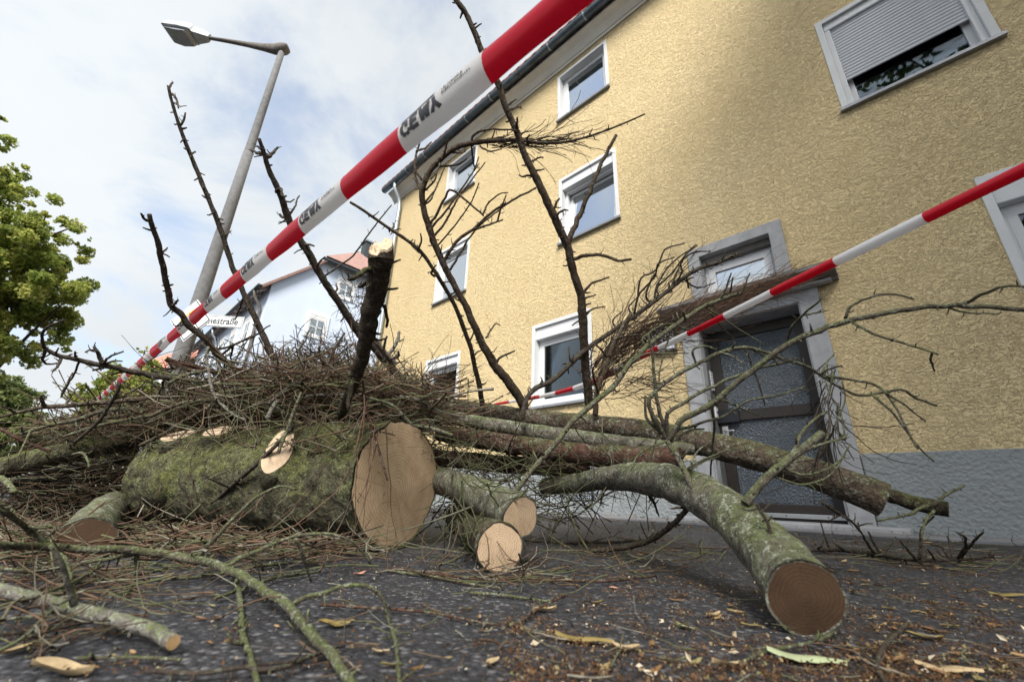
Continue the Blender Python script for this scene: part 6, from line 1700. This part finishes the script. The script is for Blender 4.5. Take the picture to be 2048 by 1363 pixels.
fore = [(350, 1150), (1000, 1130), (2048, 1110), (2060, 1380), (0, 1390), (0, 1220)]
# clusters of orange catkin scales
def clustered(poly, nc, per, sp):
    c_ = in_poly(poly, nc)
    g = np.array([og(x, y, 0.003) for x, y in c_])
    k = rng.integers(per[0], per[1], nc)
    ii = np.repeat(np.arange(nc), k)
    P = g[ii] + rng.normal(size=(len(ii), 3)) * np.array([sp, sp, 0]) * rng.uniform(0.5, 1.5, nc)[ii][:, None]
    P[:, 2] = 0.003 + rng.random(len(P)) * 0.004
    w = P[:, 0] * NV[0] + P[:, 1] * NV[1]
    P[:, 2] += np.interp(w, [2.0, 4.05, 4.7], [0.0, 0.05, 0.06])
    return bits_at(P, (0.0015, 0.005), 0.9)
wallq = rng.uniform([-3.5, 2.6], [4.5, 4.66], (3800, 2))
wp = np.array([sw(s_, w_, np.interp(w_, [2.0, 4.02, 4.03, 4.7], [0.0, 0.05, 0.072, 0.072])) for s_, w_ in wallq])
litter('leaf_litter', 'orange brown flower scales and crumbs littering the asphalt', [clustered(right, 400, (15, 90), 0.018), clustered(fore, 120, (8, 40), 0.013), bits(in_poly(right, 1500), (0.0012, 0.004)), bits(in_poly(fore, 1400), (0.001, 0.003)), bits_at(wp, (0.004, 0.016), 0.4)], 'litter', 'litter')
litter('sawdust', 'pale sawdust and chips around the cut ends', [bits(in_poly([(640, 1085), (980, 1090), (1120, 1120), (1000, 1200), (700, 1190), (420, 1150)], 700), (0.0015, 0.004)), bits(in_poly(fore, 420), (0.001, 0.004)), bits(in_poly(right, 260), (0.004, 0.010))], 'sawdust', 'sawdust')
bt = in_poly([(300, 880), (420, 865), (700, 865), (700, 900), (420, 900)], 260)

def leaf_mesh(name, ln, wd, curl, roll, seed):
    r_ = random.Random(seed)
    n, m = 9, 4
    V = []
    for i in range(n + 1):
        u = i / n
        w = wd * math.sin(math.pi * min(1, u * 0.97 + 0.03)) ** 0.75 * (1 - 0.25 * u) + 0.0006
        zc = curl * ln * (4 * (u - 0.5) ** 2 - 0.2) + 0.02 * ln * math.sin(u * 7 + seed)
        for j in range(-m // 2, m // 2 + 1):
            v = j / (m / 2)
            V.append((ln * (u - 0.5), v * w / 2 * (1 - 0.35 * abs(roll)) + 0.08 * wd * math.sin(u * 5 + seed), zc + roll * wd * 0.45 * v * v + r_.uniform(-1, 1) * 0.02 * wd))
    V = np.array(V); V[:, 2] -= V[:, 2].min()
    k = m + 1
    Fs = [(i * k + j, i * k + j + 1, (i + 1) * k + j + 1, (i + 1) * k + j) for i in range(n) for j in range(m)]
    st = len(V)
    V = np.vstack([V, [(-ln * 0.5, 0.0006, V[:k, 2].mean()), (-ln * 0.5, -0.0006, V[:k, 2].mean()), (-ln * 0.75, 0.0, 0.001)]])
    Fs.append((st, st + 1, st + 2))
    return raw_mesh(name, V, Fs)
def put_leaf(me, x, y, rz, label, group=None, mat=None, tilt=0.0, sc=1.0, lift=0.003):
    q = og(x, y, lift); q[2] = lift + gz(q[0], q[1])
    m = me.copy() if mat else me
    if mat:
        m.materials.clear(); m.materials.append(MATS[mat])
    elif not m.materials:
        m.materials.append(MATS['dry_leaf'])
    o = link('fallen_leaf', m, None); o.location = q; o.rotation_euler = (tilt, random.uniform(-.1, .1), rz); o.scale = (sc, sc, sc)
    tag(o, label, 'leaf', group)
    return o
LM = [leaf_mesh('leaf', 0.052, 0.025, 0.05, 0.3, 1), leaf_mesh('leaf', 0.042, 0.022, 0.08, 0.5, 2), leaf_mesh('leaf', 0.062, 0.023, 0.03, -0.3, 3), leaf_mesh('leaf', 0.046, 0.020, 0.10, 0.6, 4), leaf_mesh('leaf', 0.034, 0.020, 0.06, 0.4, 5), leaf_mesh('leaf', 0.055, 0.029, 0.07, 0.5, 6)]
G_ = 'named leaves on the asphalt'
for i, (x, y, rz, mat, sc, k, lab) in enumerate([
    (1615, 1322, -0.15, 'leaf_pale_green', 1.75, 2, 'large pale green leaf lying nearest at the lower right'),
    (672, 1250, 0.5, 'leaf_olive', 1.1, 0, 'yellowish olive leaf beside the foreground branch'),
    (1168, 1282, -0.3, 'leaf_olive', 1.5, 2, 'long curled yellow green leaf at bottom centre'),
    (1252, 1300, -0.2, 'leaf_buff', 1.0, 1, 'crumpled buff leaf touching the long curled one'),
    (1372, 1256, -0.5, 'leaf_pale_green', 0.9, 4, 'small rolled pale green leaf left of the wet cut end'),
    (1150, 1164, -0.4, 'leaf_buff', 1.2, 3, 'pale twisted leaf lying right of the short log'),
    (1228, 1176, -0.3, 'leaf_pink', 0.7, 4, 'small pinkish leaf on the asphalt right of centre'),
    (1282, 1109, 0.2, 'leaf_yellow', 0.8, 4, 'small bright yellow leaf under the front log'),
    (1090, 1222, 0.3, 'leaf_buff', 0.9, 5, 'tan leaf beside the straight orange twig'),
    (1188, 1206, 0.1, 'leaf_olive', 0.9, 0, 'ragged ochre leaf in the middle of the asphalt'),
    (120, 1348, 0.1, 'leaf_buff', 1.25, 5, 'pale curled leaf at the bottom left corner'),
    (40, 1300, 1.2, 'leaf_buff', 0.9, 3, 'cupped cream leaf near the left edge'),
    (720, 1148, 0.8, 'leaf_pink', 0.8, 1, 'orange leaf just in front of the big cut face'),
    (1210, 1098, 0.3, 'leaf_buff', 1.2, 5, 'crumpled tan leaf behind the short log'),
    (1430, 1232, 0.4, 'leaf_buff', 0.9, 1, 'folded yellow leaf left of the front log'),
    (985, 1325, 0.9, 'leaf_buff', 0.8, 4, 'pale narrow leaf at the bottom middle'),
    (1690, 1128, 0.5, 'leaf_buff', 1.0, 3, 'folded cream leaf behind the front log'),
    (1950, 1128, -0.2, 'leaf_pale_green', 1.4, 0, 'green leaf by the spiny ground branch at right'),
    (1850, 1275, -0.6, 'leaf_olive', 1.0, 0, 'olive leaf at the lower right'),
    (1900, 1340, -0.3, 'leaf_buff', 1.3, 2, 'long buff leaf at the lower right corner'),
    (1460, 1335, 0.3, 'leaf_buff', 1.0, 5, 'dry leaf left of the large pale green one'),
    (2020, 1190, -0.8, 'leaf_olive', 1.3, 2, 'grass green blade at the right edge')]):
    put_leaf(LM[k], x, y, rz, lab, None, mat, random.uniform(-.15, .15), sc)
SL = in_poly([(1640, 1120), (2048, 1120), (2048, 1363), (1720, 1363)], 110)
for x, y in SL:
    put_leaf(random.choice(LM), x, y, random.uniform(0, 6.28), 'small dry curled leaf among the litter on the right foreground', 'dry leaves in the right foreground', None, random.uniform(-.3, .3), random.uniform(0.3, 0.7))
SL = in_poly([(1060, 1070), (1640, 1080), (1500, 1180), (1560, 1363), (1150, 1363), (1050, 1180)], 34)
for x, y in SL:
    put_leaf(random.choice(LM), x, y, random.uniform(0, 6.28), 'small dry leaf on the asphalt around the front log', 'dry leaves around the front log', None, random.uniform(-.3, .3), random.uniform(0.35, 0.75))
SL = in_poly([(300, 1160), (1000, 1150), (1000, 1363), (100, 1363)], 18)
for x, y in SL:
    put_leaf(random.choice(LM), x, y, random.uniform(0, 6.28), 'small dry leaf on the bare asphalt at left centre', 'dry leaves on the left asphalt', None, random.uniform(-.2, .2), random.uniform(0.25, 0.5))
for k in range(46):
    s_, w_ = random.uniform(-2.5, 3.5), random.uniform(3.3, 4.6)
    q = sw(s_, w_, gz(*sw(s_, w_)[:2]) + (0.02 if w_ > 4.02 else 0.006))
    m = random.choice(LM)
    if not m.materials: m.materials.append(MATS['dry_leaf'])
    o = link('fallen_leaf', m, None); o.location = q; o.rotation_euler = (random.uniform(-.2, .2), 0, random.uniform(0, 6.28))
    tag(o, 'small dry leaf blown against the foot of the house wall', 'leaf', 'dry leaves along the wall foot')
